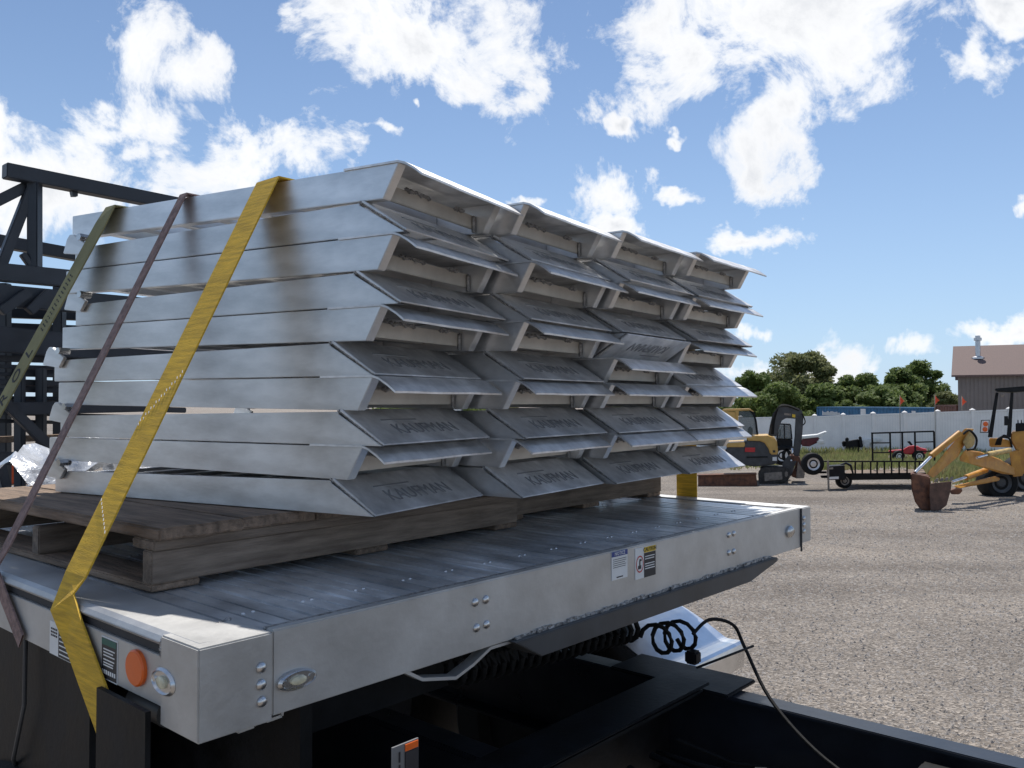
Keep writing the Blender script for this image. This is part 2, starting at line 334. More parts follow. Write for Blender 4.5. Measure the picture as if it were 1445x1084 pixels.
def marker(c, plane, a, b):
    r = ring_stack([ell(c,28,a,b,plane,0),ell(c,28,a,b,plane,-.007),ell(c,28,a*.86,b*.84,plane,-.0115),ell(c,28,a*.80,b*.72,plane,-.008)], CHROME, 'marker_lamp', tr)
    ring_stack([ell(c,16,a*.42,b*.48,plane,-.0078),ell(c,16,a*.40,b*.44,plane,-.0125),ell(c,16,a*.3,b*.3,plane,-.0145)], AMBERL, 'lens', r)
    for sg in (-1,1):
        d = Vector((sg*a*.68,0,0)) if plane == 'f' else Vector((0,sg*a*.68,0))
        ring_stack([ell(c+d,12,.006,.006,plane,-.0078),ell(c+d,12,.005,.005,plane,-.011)], CHROME, 'screw', r)
marker(front(417,958,-.0081), 'f', .042, .0185)
marker(side(236,961,-.0001), 's', .042, .024)
c = front(1113,750,-.0081); ring_stack([ell(c,18,.03,.022,'f',0),ell(c,18,.03,.022,'f',-.008),ell(c,18,.018,.013,'f',-.016)], CHROME, 'marker_lamp', tr)
c = side(195,942,-.0001); rf = ring_stack([ell(c,30,.036,.0335,'s',0),ell(c,30,.036,.0335,'s',-.006),ell(c,30,.033,.0305,'s',-.009),ell(c,30,.008,.008,'s',-.0095)], ORANGE, 'round_reflector', tr); rf['label'] = 'round orange reflector'
# decals: backing plate plus printed blocks
def decal(name, c, X, Y, w, h, items, base):
    Zn = X.cross(Y); M = frame_mat(c, X, Y, Zn)
    o = MB().box((-w/2,-h/2,0),(w/2,h/2,.0012)).build(name, base, tr); o.matrix_local = M
    for nm, m_, x0, y0, x1, y1 in items:
        MB().box((x0*w-w/2,y0*h-h/2,.0013),(x1*w-w/2,y1*h-h/2,.0018)).build(nm, m_, o)
    return o
def lines(m_, x0, x1, ys_, th=.03): return [('text_line', m_, x0, y-th/2, x1-random.random()*.12*(x1-x0), y+th/2) for y in ys_]
def letter(o, txt, size, m_, x, y, sx=1.):
    q = link('lettering', text_mesh(txt, size, m_, .0004, sx), o); q.location = (x, y, .0022); return q
FX, FY = Vector((1,0,0)), Vector((0,0,1)); SX, SY = Vector((0,-1,0)), Vector((0,0,1))
dn = decal('notice_sticker', front(874,797,-.0083), FX, FY, .078, .078, [('blue_band', BLUEP, 0,.82,1,1)]+lines(BLACKP,.08,.92,(.72,.65,.58,.51,.44),.018)+[('text_line', BLACKP,.3,.06,.7,.1)], WHITEP)
letter(dn, 'NOTICE', .014, WHITEP, 0, .032)
dc = decal('caution_sticker', front(910.5,793,-.0083), FX, FY, .108, .088, [('black_panel', BLACKP,.42,.0,1,.80),('yellow_band', YELP,.42,.81,1,.99)]+[(a_,b_,x0,y0+.0,x1,y1) for a_,b_,x0,y0,x1,y1 in lines(WHITEP,.46,.96,(.68,.6,.44,.36,.28),.03)], WHITEP)
for it in dc.children:
    if it.name.startswith('text_line'): it.location.z = .0007
letter(dc, 'CAUTION', .0155, BLACKP, .0225, .0352)
pr = MB(); n_ = 26
pr.add([(-.031+r_*math.cos(6.28318*k/n_), -.002+1.25*r_*math.sin(6.28318*k/n_), .002) for r_ in (.0195,.0165) for k in range(n_)], [(k,(k+1)%n_,n_+(k+1)%n_,n_+k) for k in range(n_)])
pr.build('prohibition_ring', REDP, dc)
MB().box((-.040,-.016,.0014),(-.024,-.006,.0019)).box((-.034,-.006,.0014),(-.028,.008,.0019)).box((-.033,.006,.0014),(-.022,.012,.0019)).build('pictogram', BLACKP, dc)
d1 = decal('green_black_sticker', side(155,931,-.0002), SX, SY, .070, .082, [('black_panel', BLACKP,.03,.03,.97,.97)], WHITEP)
MB().box((-.032,.026,.0019),(.032,.038,.0023)).build('green_band', GREENP, d1); 
for y in (.018,.012,.006,-.002,-.008,-.013): MB().box((-.024,y-.0012,.0019),(.026-random.random()*.01,y+.0012,.0023)).build('text_line', WHITEP, d1)
for k in range(7): MB().box((-.031+k*.009,-.030,.0019),(-.025+k*.009,-.022,.0023)).build('checker_block', WHITEP, d1)
d2 = decal('warning_sticker', side(86,905,-.0002), SX, SY, .115, .07, [('black_panel', BLACKP,.42,.02,.99,.78),('yellow_band', YELP,.42,.8,.99,.98)], WHITEP)
for k in range(12): MB().box((-.05+(k%4)*.009,.004+(k//4)*.007,.0014),(-.044+(k%4)*.009,.008+(k//4)*.007,.0019)).build('pictogram', BLACKP, d2)
for k in range(5): MB().box((-.004,-.028+k*.009,.0019),(.05-random.random()*.015,-.0255+k*.009,.0023)).build('text_line', WHITEP, d2)
# bent trim, skid plate and frame under the front rail
pts = [front(px,py,.012) for px,py in ((566,946),(590,957),(637,955),(662,936),(686,913))]+[Vector((2.24,-.012,DZ-.158))]
m = MB()
for a_, b_ in zip(pts, pts[1:]): m.bar(a_, b_, .03, .007)
m.build('trim_bar', RAIL, tr)
MB().prism([(.78,-.028,DZ-.1515),(2.24,-.028,DZ-.1515),(2.24,-.028,DZ-.165),(2.02,-.028,DZ-.205),(.88,-.028,DZ-.205)],(0,1.2,0)).build('skid_plate', GREYM, tr, .002)
sm = MB()
for i in range(70): 
    a = .80+i*.0203; sm.box((a,-.012+random.uniform(-.003,.003),DZ-.1512),(a+.019,-.006,DZ-.143+random.uniform(-.004,.003)))
sm.build('crushed_sealant', WELD, tr)['kind'] = 'stuff'
for x in (.62,1.95): MB().box((x,.95,DZ-.36),(x+.09,LEN,DZ-.1505)).build('main_beam', BLACK, tr)
MB().box((.50,.45,1.085),(2.15,2.6,1.345)).build('king_pin_filler', BLACK, tr, .01)  # black box added to hide bright gravel and darken the underside
for y in (.6,1.3,2.0,2.7): MB().box((.02,y,DZ-.12),(2.57,y+.06,DZ-.037)).build('cross_member', BLACK, tr)
for px, py in ((345,1027),(385,1012)):
    p = front(px, py, .05); m = MB(); m.bar(p+Vector((-.02,0,.015)), p+Vector((-.014,0,-.003)), .006); m.bar(p+Vector((-.014,0,-.003)), p+Vector((.018,0,-.002)), .006); m.bar(p+Vector((.018,0,-.002)), p+Vector((.022,0,.015)), .006); m.build('rope_hook', RAIL, tr)
MB().box((.05,.62,DZ-.62),(.075,2.6,DZ-.135)).build('black_side_panel', BLACK, tr)
MB().box((-.026,.135,DZ-.62),(-.016,.335,DZ-.1325)).build('black_flap', BLACK, tr)
MB().box((.30,.14,.35),(.33,2.6,DZ-.05)).build('dark_filler_panel', BLACK, tr)  # black sheet added behind the side rail so the gap looks dark
MB().box((.03,.50,DZ-.40),(.06,.62,DZ-.13)).build('winch_bracket', BLACK, tr)
MB().lathe([(.03,.33),(.03,.47),(.02,.48)], 'y', 16, c=(.12,0,DZ-.22)).build('winch_drum', GREYM, tr)
for xx in (.03,): MB().tube([(xx,.86,DZ-.13),(xx-.005,.85,DZ-.3),(xx,.93,DZ-.45),(xx+.03,1.0,DZ-.5)], .005).build('air_line', GREYM, tr)
# ------------------------------------------------------------------ pallets
def pallet(label, c, ang, w, l, h=.143):   # local x along the stringers, y across them
    p = thing('wooden_pallet', label, 'pallet', c, ang)
    bt = .028; n = max(3, int(w/.19))
    for i in range(n):
        x0 = i*w/n; e0 = random.uniform(-.03,.004)
        bd = MB(); k = 7; a_ = [(x0+.002+j*(w/n-.004)/k, e0+random.uniform(-.006,.006)) for j in range(k+1)]
        bd.prism([(x,y,h-bt) for x,y in a_]+[(x0+w/n-.002,l,h-bt),(x0+.002,l,h-bt)], (0,0,bt-random.uniform(0,.002)))
        bd.build('deck_board', WOODX, p, .004)
    MB().box((.004,-.006,h-bt-.024),(w-.004,.09,h-bt-.001)).build('lead_board', WOOD, p, .003)
    for y in (.0,l/2-.02,l-.04): MB().box((.002,y,.018),(w-.002,y+.04,h-bt-.0245)).build('stringer', WOOD, p, .003)
    for x0 in (0,w/2-.06,w-.12): MB().box((x0+.003,.004,.001),(x0+.12,l-.004,.0175)).build('bottom_board', WOODX, p, .003)
    return p
pc = at_z(212, 838, DZ); PA = TR+math.radians(2.0)
pallet('big weathered grey pallet with open slots, below the straps', Vector((pc.x,pc.y,DZ)), PA, 1.27, 1.2)
d_ = Vector((math.cos(PA),math.sin(PA),0)); q_ = Vector((-d_.y,d_.x,0))
pallet('brown pallet under the far half of the ramp stack, by the yellow strap end', Vector((pc.x,pc.y,DZ))+d_*1.31+q_*.10, PA, 1.1, 1.05)
# ------------------------------------------------------------------ aluminium ramps
SA = math.radians(28.5); U2 = Vector((math.sin(SA),math.cos(SA),0)); RZ = math.pi/2-SA; OUT = Vector((math.cos(SA),-math.sin(SA),0))
LA = math.radians(38.47); STEP = Vector((math.sin(LA),math.cos(LA),0))*.51; S0 = Vector((-.276,1.9635,0)); ZB = CAMZ-.2683+.0; RP = .083; H = .0795
RW, RL, TW = .492, 1.20, .030
def chan(x0, prof): return MB().prism([(x0,y,z) for y,z in prof], (TW,0,0))
profA = [(0.006,0),(.136,H-.005),(.136,H),(RL,H-.017),(RL,0)]   # the hinge ends sit lower, leaving the gap seen between pairs
profB = [(0,H),(.045,0),(RL,.013),(RL,H)]
tA = text_mesh('KAUFMAN', .062, STAMP, .0006, 1.0)
xs_ = [v.co.x for v in tA.vertices]; k_ = .27/(max(xs_)-min(xs_))
for v in tA.vertices: v.co.x *= k_
slope = math.atan2(H, .130)
def rung_mesh(hh, z0):
    return MB().box((TW+.0005,0,z0),(RW-TW-.0005,.038,z0+hh)).mesh('rung', ALU, .002)
RUNG = rung_mesh(.040, H-.052); MILL = mat('mill_finish_reflected_tan', (.60,.565,.51), .5, .5, .1, 8, .05, 40)  # end bars: warm reflection of the gravel put into the base colour
ENDB = MB().box((TW+.0005,0,.014),(RW-TW-.0005,.012,.052)).mesh('end_bar', MILL, .002)
LUG = MB().prism([(0,-.06,-.02),(0,.02,-.03),(0,.045,.0),(0,-.012,.032),(0,-.03,.034),(0,-.042,.022)], (.010,0,0)).mesh('hinge_lug', ALU, .002)
BOLTM = MB().lathe([(.011,-.012),(.011,.024),(.007,.026)], 'x', 6).mesh('hinge_bolt', CHROME)
WL = {}
def weld_mesh(kind):
    if kind in WL: return WL[kind]
    m = MB()
    if kind == 'A':
        for x in (.002, RW-.002):
            for i in range(26):
                f_ = i/25; m.lathe([(.0005,-.004),(.0045,-.001),(.0045,.0015),(.0005,.004)], n=6, c=(x+random.uniform(-.0015,.0015),.004+f_*.13,.003+f_*(H-.001)))
    else:
        for cx_ in (.13,.19,.36):
            for i in range(7): m.lathe([(.0005,-.005),(.006,-.002),(.006,.002),(.0005,.005)], n=6, c=(cx_+i*.007,.074+random.uniform(-.003,.003),.052+random.uniform(-.003,.003)))
        for i in range(9): m.lathe([(.0005,-.005),(.006,-.002),(.006,.002),(.0005,.005)], n=6, c=(RW-TW-.006,.072,.006+i*.005))
    WL[kind] = m.mesh('weld_bead', WELD); return WL[kind]
PA_ = MB().prism([(-.003,0,0),(-.003,.154,0),(-.003,.154,.006),(-.003,0,.004)], (RW+.006,0,0)).mesh('approach_plate', PLATE, .0015)
lipv = MB(); nx = 10                      # lip plate bends outward and down, slightly wavy
prof = [(.16,H+.0045),(.0,H+.0045),(-.02,H-.002),(-.045,H-.017),(-.068,H-.034)]
rows = []
for j,(y,z) in enumerate(prof): rows.append([(-.004+(RW+.008)*i/nx, y, z+(0.0006*math.sin(i*1.1+.5) if j > 2 else 0)) for i in range(nx+1)])
vv = [p for r in rows for p in r]; n = nx+1; top = len(vv)
lipv.add(vv+[(x,y+.001,z-.005) for x,y,z in vv], [(j*n+i,j*n+i+1,(j+1)*n+i+1,(j+1)*n+i) for j in range(len(prof)-1) for i in range(nx)]+[(top+j*n+i,top+(j+1)*n+i,top+(j+1)*n+i+1,top+j*n+i+1) for j in range(len(prof)-1) for i in range(nx)]
 +[((len(prof)-1)*n+i,(len(prof)-1)*n+i+1,top+(len(prof)-1)*n+i+1,top+(len(prof)-1)*n+i) for i in range(nx)]
 +[(j*n,(j+1)*n,top+(j+1)*n,top+j*n) for j in range(len(prof)-1)]+[(j*n+nx,top+j*n+nx,top+(j+1)*n+nx,(j+1)*n+nx) for j in range(len(prof)-1)], False)
LIP = lipv.mesh('lip_plate', PLATE)
CH = {(k,s): chan(0 if s == 0 else RW-TW, profA if k == 'A' else profB).mesh('side_channel', ALU, .0015) for k in 'AB' for s in (0,1)}
COLYAW = [28.5, 33., 36., 38.5]
def ramp_thing(kind, col, row, off, yaw, flip=False):
    yaw -= math.radians(COLYAW[col]-28.5); sa = SA-yaw; OUT = Vector((math.cos(sa),-math.sin(sa),0)); U2 = Vector((math.sin(sa),math.cos(sa),0))
    cols = ['column nearest the straps','second column from the straps','third column from the straps','column farthest from the straps']
    ordn = ['top','second from top','third from top','fourth from top','fifth from top','sixth from top','fourth from bottom','third from bottom','second from bottom','bottom']
    look = 'stamped-plate aluminium ramp' if kind == 'A' else 'open-ended aluminium ramp'
    t = thing('aluminium_ramp', '%s, %s of %s' % (look, ordn[row-1], cols[col]), 'ramp', S0+STEP*col+OUT*off+Vector((0,0,ZB+(10-row)*RP)), RZ+yaw, 'aluminium ramps stacked on the trailer')
    par = t
    for s_ in (0,1): link('side_channel', CH[kind,s_], t)
    y0 = .24 if kind == 'A' else .20
    for i in range(7): r_ = link('rung', RUNG, t); r_.location = (0, y0+i*.147, -.012 if kind == 'A' else -.004)
    if kind == 'A':
        p_ = link('approach_plate', PA_, t); p_.rotation_euler.x = slope; p_.location = (0,-.002,.0012)
        q = link('stamped_lettering', tA, p_); q.location = (RW*.50,.058,.0058)
        MB().box((RW*.5-.15,.098,.0052),(RW*.5+.0,.103,.0066)).build('stamped_bar', STAMP, p_)
        link('weld_bead', weld_mesh('A'), t)['kind'] = 'stuff'
        l_ = link('hinge_lug', LUG, t); l_.location = (-.012,RL-.02,H-.010); b_ = link('hinge_bolt', BOLTM, l_); b_.location = (0,-.03+.06,.02)
        l_.scale.y = -1
    else:
        e_ = link('end_bar', ENDB, t); e_.location.y = .075
        link('lip_plate', LIP, t); link('weld_bead', weld_mesh('B'), t)['kind'] = 'stuff'
    if flip:
        t.rotation_euler = (0, math.pi, RZ+yaw); t.location += U2*RW+Vector((0,0,H))
    return t
offA = {2:.036,4:.020,6:-.053,8:-.026,10:-.049}; offB = {1:.015,3:0,5:-.034,7:-.058,9:-.088}
for col in range(4):
    for row in range(1,11):
        kind = 'B' if row % 2 else 'A'; base = (offA if row % 2 == 0 else offB)[row]
        off = base if col == 0 else base*.45+random.uniform(-.016,.016)
        yaw = math.radians(random.uniform(-.5,.5))
        fl = False
        if col == 2 and row == 5: kind, fl = 'A', True; off += .03
        if col == 2 and row == 6: kind = 'B'
        ramp_thing(kind, col, row, off, yaw, fl)
# ------------------------------------------------------------------ straps
ZTOP = ZB+9*RP+H+.004
def top_edge(px):                          # where a strap bends over the top edge of the nearest column
    lo, hi = -.1, 1.3
    for _ in range(40):
        t_ = (lo+hi)/2; p = S0-OUT*t_-U2*.007; x = CX+F*p.x/(p.y*math.cos(PITCH)+(ZTOP-CAMZ)*math.sin(PITCH))
        if x > px: lo = t_
        else: hi = t_
    return Vector((p.x,p.y,ZTOP+.003))
def ribbon(name, label, pts, wdir, w, m, th=.004):
    t = thing(name, label, 'strap', pts[0])
    mb = MB(); o_ = Vector(pts[0]); pp = [Vector(p)-o_ for p in pts]; dense = []
    for a_, b_ in zip(pp, pp[1:]):
        k = max(1, int((b_-a_).length/.06))
        dense += [a_.lerp(b_, i/k) for i in range(k)]
    dense.append(pp[-1]); vs = []
    for i, p in enumerate(dense):
        d = (dense[min(i+1,len(dense)-1)]-dense[max(i-1,0)]).normalized(); wd = (wdir-d*wdir.dot(d)).normalized(); nn = d.cross(wd).normalized()
        for sg, sn in ((-1,-1),(1,-1),(1,1),(-1,1)): vs.append(p+wd*(w/2*sg)+nn*(th/2*sn))
    fs = [(i*4+k,i*4+(k+1)%4,(i+1)*4+(k+1)%4,(i+1)*4+k) for i in range(len(dense)-1) for k in range(4)]
    mb.add(vs, fs); mb.build('webbing', m, t); return t, o_
def strap_path(toppx, edge, tail):
    tp = top_edge(toppx[0])
    e = side(*edge, -.008); tl = side(*tail, -.009)
    far = TM @ Vector((WT+.01, e.y, DZ)); ft = S0+STEP*4+Vector((0,0,ZTOP)); dirf = (far-tp); dirf.z = 0
    # far top edge: where the crossing line leaves the last column
    u4 = Vector((math.sin(math.radians(COLYAW[3])),math.cos(math.radians(COLYAW[3])),0)); c = S0+STEP*3+u4*(RW+.01); nrm = u4; k = (c-tp).dot(nrm)/dirf.dot(nrm); fp = tp+dirf*k; fp.z = ZTOP+.003
    mid = e.lerp(tl, .5); mid.x = -.009
    pts = [TM @ tl, TM @ mid, TM @ e, tp+Vector((0,0,.0))-dirf.normalized()*.002, fp, far+Vector((0,0,.01)), far+Vector((0,0,-.13))]
    return pts
yp = strap_path((379,263),(88,850),(160,1046))
ys_t, o_ = ribbon('ratchet_strap', 'wide yellow ratchet strap over the ramps with worn stitching', yp, V, .100, YELS)
e_ = yp[2]; tp_ = yp[3]; sd_ = (tp_-e_)
def stitch(f0, tilt):
    c = e_+sd_*f0-o_; nrm = sd_.normalized().cross(V).normalized()
    if nrm.dot(CAM-(c+o_)) < 0: nrm = -nrm
    along = sd_.normalized(); m = MB()
    for i in range(9):
        p = c+V*(-.044+i*.011)+along*(tilt*(i-4)*.011)+nrm*.0032
        m.bar(p-V*.0022-along*.003, p+V*.0022+along*.003, .0016, .0012, up=nrm)
    m.build('stitching', WHITEP, ys_t)['kind'] = 'stuff'
stitch(.175,.75); stitch(.44,-1.4); stitch(.43,-1.4)
bp_ = strap_path((260,284),(-8,806),(30,905))
ribbon('narrow_strap', 'narrow faded red-brown strap over the ramps between the wider straps', bp_, V, .040, BRN)
op = strap_path((157,297),(-110,775),(-90,850))
os_t, oo = ribbon('worn_strap', 'faded olive strap with black printed lettering over the ramp ends', op, V, .080, OLIV)
e2, t2 = op[2], op[3]; a2 = (t2-e2).normalized(); wd2 = (V-a2*V.dot(a2)).normalized(); n2_ = wd2.cross(a2).normalized()
if n2_.dot(CAM-e2) < 0: n2_ = -n2_
X2 = a2; Y2 = n2_.cross(X2)
INK = mat('faded_black_ink', (.035,.035,.04), .8)
for txt, f0, sz in (('CONTROL',.36,.062),):
    q = link('lettering', text_mesh('  '.join(txt) if sz > .03 else txt, sz, INK, .0003), os_t)
    q.matrix_local = frame_mat(e2+(t2-e2)*f0+n2_*.0028-oo, X2, Y2, n2_)

pm_ = MB()                                # small worn print further up the strap, too faded to read
for i in range(14):
    c_ = e2+(t2-e2)*(.64+.012*i)+n2_*.0028-oo
    for j in range(2): pm_.bar(c_+Y2*(.016*j-.012), c_+Y2*(.016*j-.012+random.uniform(.006,.012)), .004, .0006, up=n2_)
o_p = pm_.build('faded_print', INK, os_t); o_p['kind'] = 'stuff'
# ------------------------------------------------------------------ tractor unit below and in front of the deck (same axes as the trailer)
tk = thing('semi_tractor', 'black tractor chassis with open frame rails under the deck front', 'truck', O, TR)
for x in (.88, 1.80):                      # C-section frame rails
    m = MB().box((x,-3.4,.70),(x+.012,1.6,.985)); sgn = 1 if x < 1 else -1
    m.box((x if sgn > 0 else x-.07,-3.4,.9855),(x+.082 if sgn > 0 else x+.012,1.6,.998)); m.box((x if sgn > 0 else x-.07,-3.4,.688),(x+.082 if sgn > 0 else x+.012,1.6,.6995))
    m.build('frame_rail', mat('blue_black_rail_paint', (.016,.019,.026), .30, 0, .2, 5, .04, 30), tk, .003)
for y in (.12,-.75,-1.9): MB().box((.963,y,.74),(1.729,y+.09,.96)).build('cross_member', BLACK, tk, .006)
MB().box((.40,-.02,.999),(1.70,.10,1.022)).build('bulkhead_beam', BLACK, tk, .008)
MB().box((.40,-.03,1.023),(1.72,.13,1.032)).build('step_plate', BLACK, tk, .003)
MB().box((1.70,-.10,.999),(1.90,.34,1.012)).build('fender_bracket', BLACK, tk, .004)
bx_ = MB().box((.25,-.85,.45),(.86,-.10,.93)); bx_.build('battery_box', BLACK, tk, .02)
def decal_tk(px, py, y, w, h):
    p = loc_plane(px, py, 1, y); o = MB().box((p.x-w/2,y-.002,p.z-h/2),(p.x+w/2,y-.0005,p.z+h/2)).build('warning_sticker', mat('grimy_grey_print', (.16,.16,.16), .7), tk)
    MB().box((p.x-w*.04,y-.003,p.z-h*.46),(p.x+w*.46,y-.0022,p.z+h*.22)).build('black_panel', BLACKP, o)
    MB().box((p.x-w*.04,y-.003,p.z+h*.25),(p.x+w*.46,y-.0022,p.z+h*.46)).build('orange_band', ORANGE, o)
    MB().box((p.x-w*.27,y-.003,p.z-h*.02),(p.x-w*.23,y-.0022,p.z+h*.3)).box((p.x-w*.27,y-.003,p.z-h*.2),(p.x-w*.23,y-.0022,p.z-h*.1)).build('pictogram', BLACKP, o)
decal_tk(570,1070,-.852,.026,.024)
m = MB(); pr_ = smooth_path([(.22,.86,0),(.22,.95,0),(.29,.957,0),(.33,.975,0),(.40,1.012,0),(.5,1.055,0),(.62,1.09,0),(.78,1.12,0),(.98,1.14,0),(1.6,1.14,0)], 4)     # bright quarter fender, far side wheel
for a_, b_ in zip(pr_, pr_[1:]): m.add([(1.92,a_[0],a_[1]),(2.47,a_[0],a_[1]),(2.47,b_[0],b_[1]),(1.92,b_[0],b_[1]),(1.92,a_[0]+.004,a_[1]-.006),(2.47,a_[0]+.004,a_[1]-.006),(2.47,b_[0]+.004,b_[1]-.006),(1.92,b_[0]+.004,b_[1]-.006)],[(0,1,2,3),(7,6,5,4),(1,5,6,2),(0,3,7,4),(0,4,5,1),(3,2,6,7)], True)
m.build('quarter_fender', mat('polished_fender', (.78,.79,.8), .3, 1, .1, 6, .05, 20), tk)
def tyre(parent, c, R, w, axis='x', n=40):
    p = [(R*.56,-w*.42),(R*.62,-w*.5),(R*.86,-w*.5),(R*.96,-w*.42),(R,-w*.3),(R,w*.3),(R*.96,w*.42),(R*.86,w*.5),(R*.62,w*.5),(R*.56,w*.42)]
    o = MB().lathe(p, axis, n, c=c).build('tyre', RUBBER, parent); return o
for xc in (.28,2.3):
    for yc in (.95,2.15): 
        wh = link('wheel', MB().lathe([(.25,-.14),(.28,-.14),(.28,.14),(.12,.10),(.10,.15)], 'x', 24, c=(xc,yc,.52)).mesh('wheel', BLACK), tk); tyre(wh, (xc,yc,.52), .52, .56 if xc > 1 else .60)
pass
MB().box((1.25,-1.9,.86),(1.7,-1.35,.90)).build('deck_plate', BLACK, tk, .01)
for k in range(4): o = bolt((1.70-.1*k,-1.40,.905), tk); o.rotation_euler = (-math.pi/2,0,0)
# clutter of lines between the rails
for k in range(9):
    a_ = Vector((random.uniform(1.0,1.7), .05, .85)); pts = [a_]
    for j in range(7): pts.append(pts[-1]+Vector((random.uniform(-.09,.09), -.17, random.uniform(-.05,.05))))
    MB().tube(pts, random.uniform(.006,.012), 6).build('hose', RUBBER, tk)
for k in range(8):
    c_ = Vector((random.uniform(1.05,1.5), random.uniform(-.5,-.1), random.uniform(.86,.95))); r_ = random.uniform(.05,.1); pts = [c_+Vector((r_*math.cos(a_*.5), r_*math.sin(a_*.5), .02*math.sin(a_))) for a_ in range(11)]
    MB().tube(pts, .005, 6).build('cable_loop', GREYM, tk)
# coiled air line
ah = thing('coiled_air_line', 'black coiled air hose hanging under the trailer front rail', 'hose', O, TR)
pts = []
for i in range(22*10):
    f_ = i/219; c_ = Vector((.74,.16,1.265)).lerp(Vector((1.50,.13,1.225)), f_); a_ = i/10*6.28318; pts.append(c_+Vector((0,.043*math.cos(a_),.043*math.sin(a_))))
MB().tube(pts, .0085, 6).build('coil', RUBBER, ah)
pts = []
for i in range(3*12):
    f_ = i/35; a_ = i/12*6.28318; pts.append(Vector((1.51+.16*f_,.05-.03*f_,1.195-.01*f_))+Vector((0,.045*math.cos(a_),.045*math.sin(a_))))
MB().tube(pts, .007, 6).build('loose_coil', RUBBER, ah)
MB().box((1.61,-.04,1.11),(1.65,.0,1.15)).build('connector', BLACK, ah, .006)
MB().tube(smooth_path([(1.63,-.02,1.20),(1.70,-.04,1.235),(1.78,-.08,1.21),(1.80,-.11,1.14),(1.74,-.22,1.02),(1.64,-.40,.94),(1.55,-.6,.90)]), .0055, 8).build('cable', RUBBER, ah)
MB().tube([(1.60,-.05,1.11),(1.80,-.14,1.15)], .004, 6).build('tie_rod', BLACK, ah)
# ------------------------------------------------------------------ black steel frames behind the ramps
def T(px, py, b): return TM @ loc_plane(px, py, 1, b)
rk = thing('steel_rack', 'black welded steel tube frames stacked behind the ramps', 'rack', TM @ Vector((1.5,3.1,0)))
ro = Vector(rk.location)
def tubebar(name, p, q, w=.07, h=None, m=STEEL):
    MB().bar(Vector(p)-ro, Vector(q)-ro, w, h).build(name, m, rk, .004)
B = 3.1
def ext(p, q, k): return Vector(q)+(Vector(q)-Vector(p))*k
a_, b_ = T(6,241,B), T(255,290,B); tubebar('top_beam', a_, ext(a_,b_,.8))
tubebar('post', T(49,252,B), T(49,378,B), .052)
tubebar('brace', T(40,262,B+.05), T(-80,322,B+.05), .05); tubebar('brace', T(43,268,B+.02), T(0,378,B+.02), .045)
tubebar('rear_beam', T(-60,330,B+.9), T(240,384,B+.9), .07)
MB().prism([p-ro for p in (T(101,268,B),T(110,268,B),T(110,277,B),T(103,277,B))], V*.03).build('tab', STEEL, rk)
tubebar('tab', T(31,358,B), T(44,376,B), .03)
for y0, y1, h in ((374,388,.085),(403,416,.06),(418,430,.05),(466,479,.12)):
    a_, b_ = T(-40,y0+h*80,B), T(110,y1+h*80,B); tubebar('beam', a_, ext(a_,b_,1.5), .06, h)
for k in range(9):
    y0 = 505+k*11; a_, b_ = T(-40,y0,B+.1), T(110,y0+4,B+.1); tubebar('slat', a_, ext(a_,b_,1.2), .05, .018 if k % 3 else .03)
for y0, h in ((578,.06),(648,.06)):
    a_, b_ = T(-40,y0,B), T(110,y0-3,B); tubebar('beam', a_, ext(a_,b_,1.0), .06, h)
a_, b_ = T(-40,622,B+.2), T(110,616,B+.2); tubebar('wood_runner', a_, ext(a_,b_,1.), .07, .03, WOODX)
for p, q in (((0,562),(78,638)),((0,440),(40,412)),((40,440),(70,412))): tubebar('brace', T(*p,B-.06), T(*q,B-.06), .045)
for k in range(7):
    a_, b_ = T(-40,440+k*21,B+.5), T(110,446+k*20,B+.5); tubebar('beam', a_, ext(a_,b_,1.2), .06, .05)
for x in (6, 84): tubebar('post', T(x,400,B+.3), T(x,760,B+.3), .05)
for x in (28, 58): tubebar('post', T(x,520,B+.04), T(x,760,B+.04), .04)
for x in (0,): tubebar('leg', T(x,655,B-.05), T(x+16,720,B-.05), .04)
for px, py, s_ in ((17,668,.05),(50,666,.065)):
    p = T(px,py,B+1.2); z0 = p.z-.06; o = MB().lathe([(s_*.75,0),(s_,.13),(s_*1.05,.135),(s_*1.05,.15),(s_*.9,.15)], n=18).build('orange_bucket', ORG); o.location = (p.x,p.y,z0)
    tag(o, 'small orange bucket on a crate beyond the black steel frames' if s_ < .06 else 'large orange bucket on a crate beyond the black steel frames', 'bucket')
    k = thing('crate', 'wooden crate under the %s orange bucket' % ('small' if s_ < .06 else 'large'), 'crate', (p.x,p.y,gz(p.y)))
    hh = z0-gz(p.y)-.002; nb_ = 6
    for i in range(nb_): MB().box((-.2,-.2,i*hh/nb_+.004),(.2,.2,(i+1)*hh/nb_-.004)).build('slat', WOOD, k)
wp = T(235,655,1.75); pts = MB()
for i in range(9):
    for j in range(5):
        pass
nu, nv = 14, 8; vs = []
for i in range(nu+1):
    for j in range(nv+1): vs.append(((i/nu-.5)*.62+random.uniform(-.02,.02), (j/nv-.5)*.5+random.uniform(-.02,.02), .10+.09*math.sin(i*.9)*math.cos(j*.8)+random.uniform(-.025,.025)-.12*((j/nv-.5)*2)**2))
pts.add(vs, [(i*(nv+1)+j,(i+1)*(nv+1)+j,(i+1)*(nv+1)+j+1,i*(nv+1)+j+1) for i in range(nu) for j in range(nv)], True)
o = pts.build('plastic_sheeting', WRAP); o.location = (TM @ Vector((.62,1.75,DZ+.16))); tag(o, 'crumpled clear plastic sheeting behind the lowest ramps', 'plastic sheet')

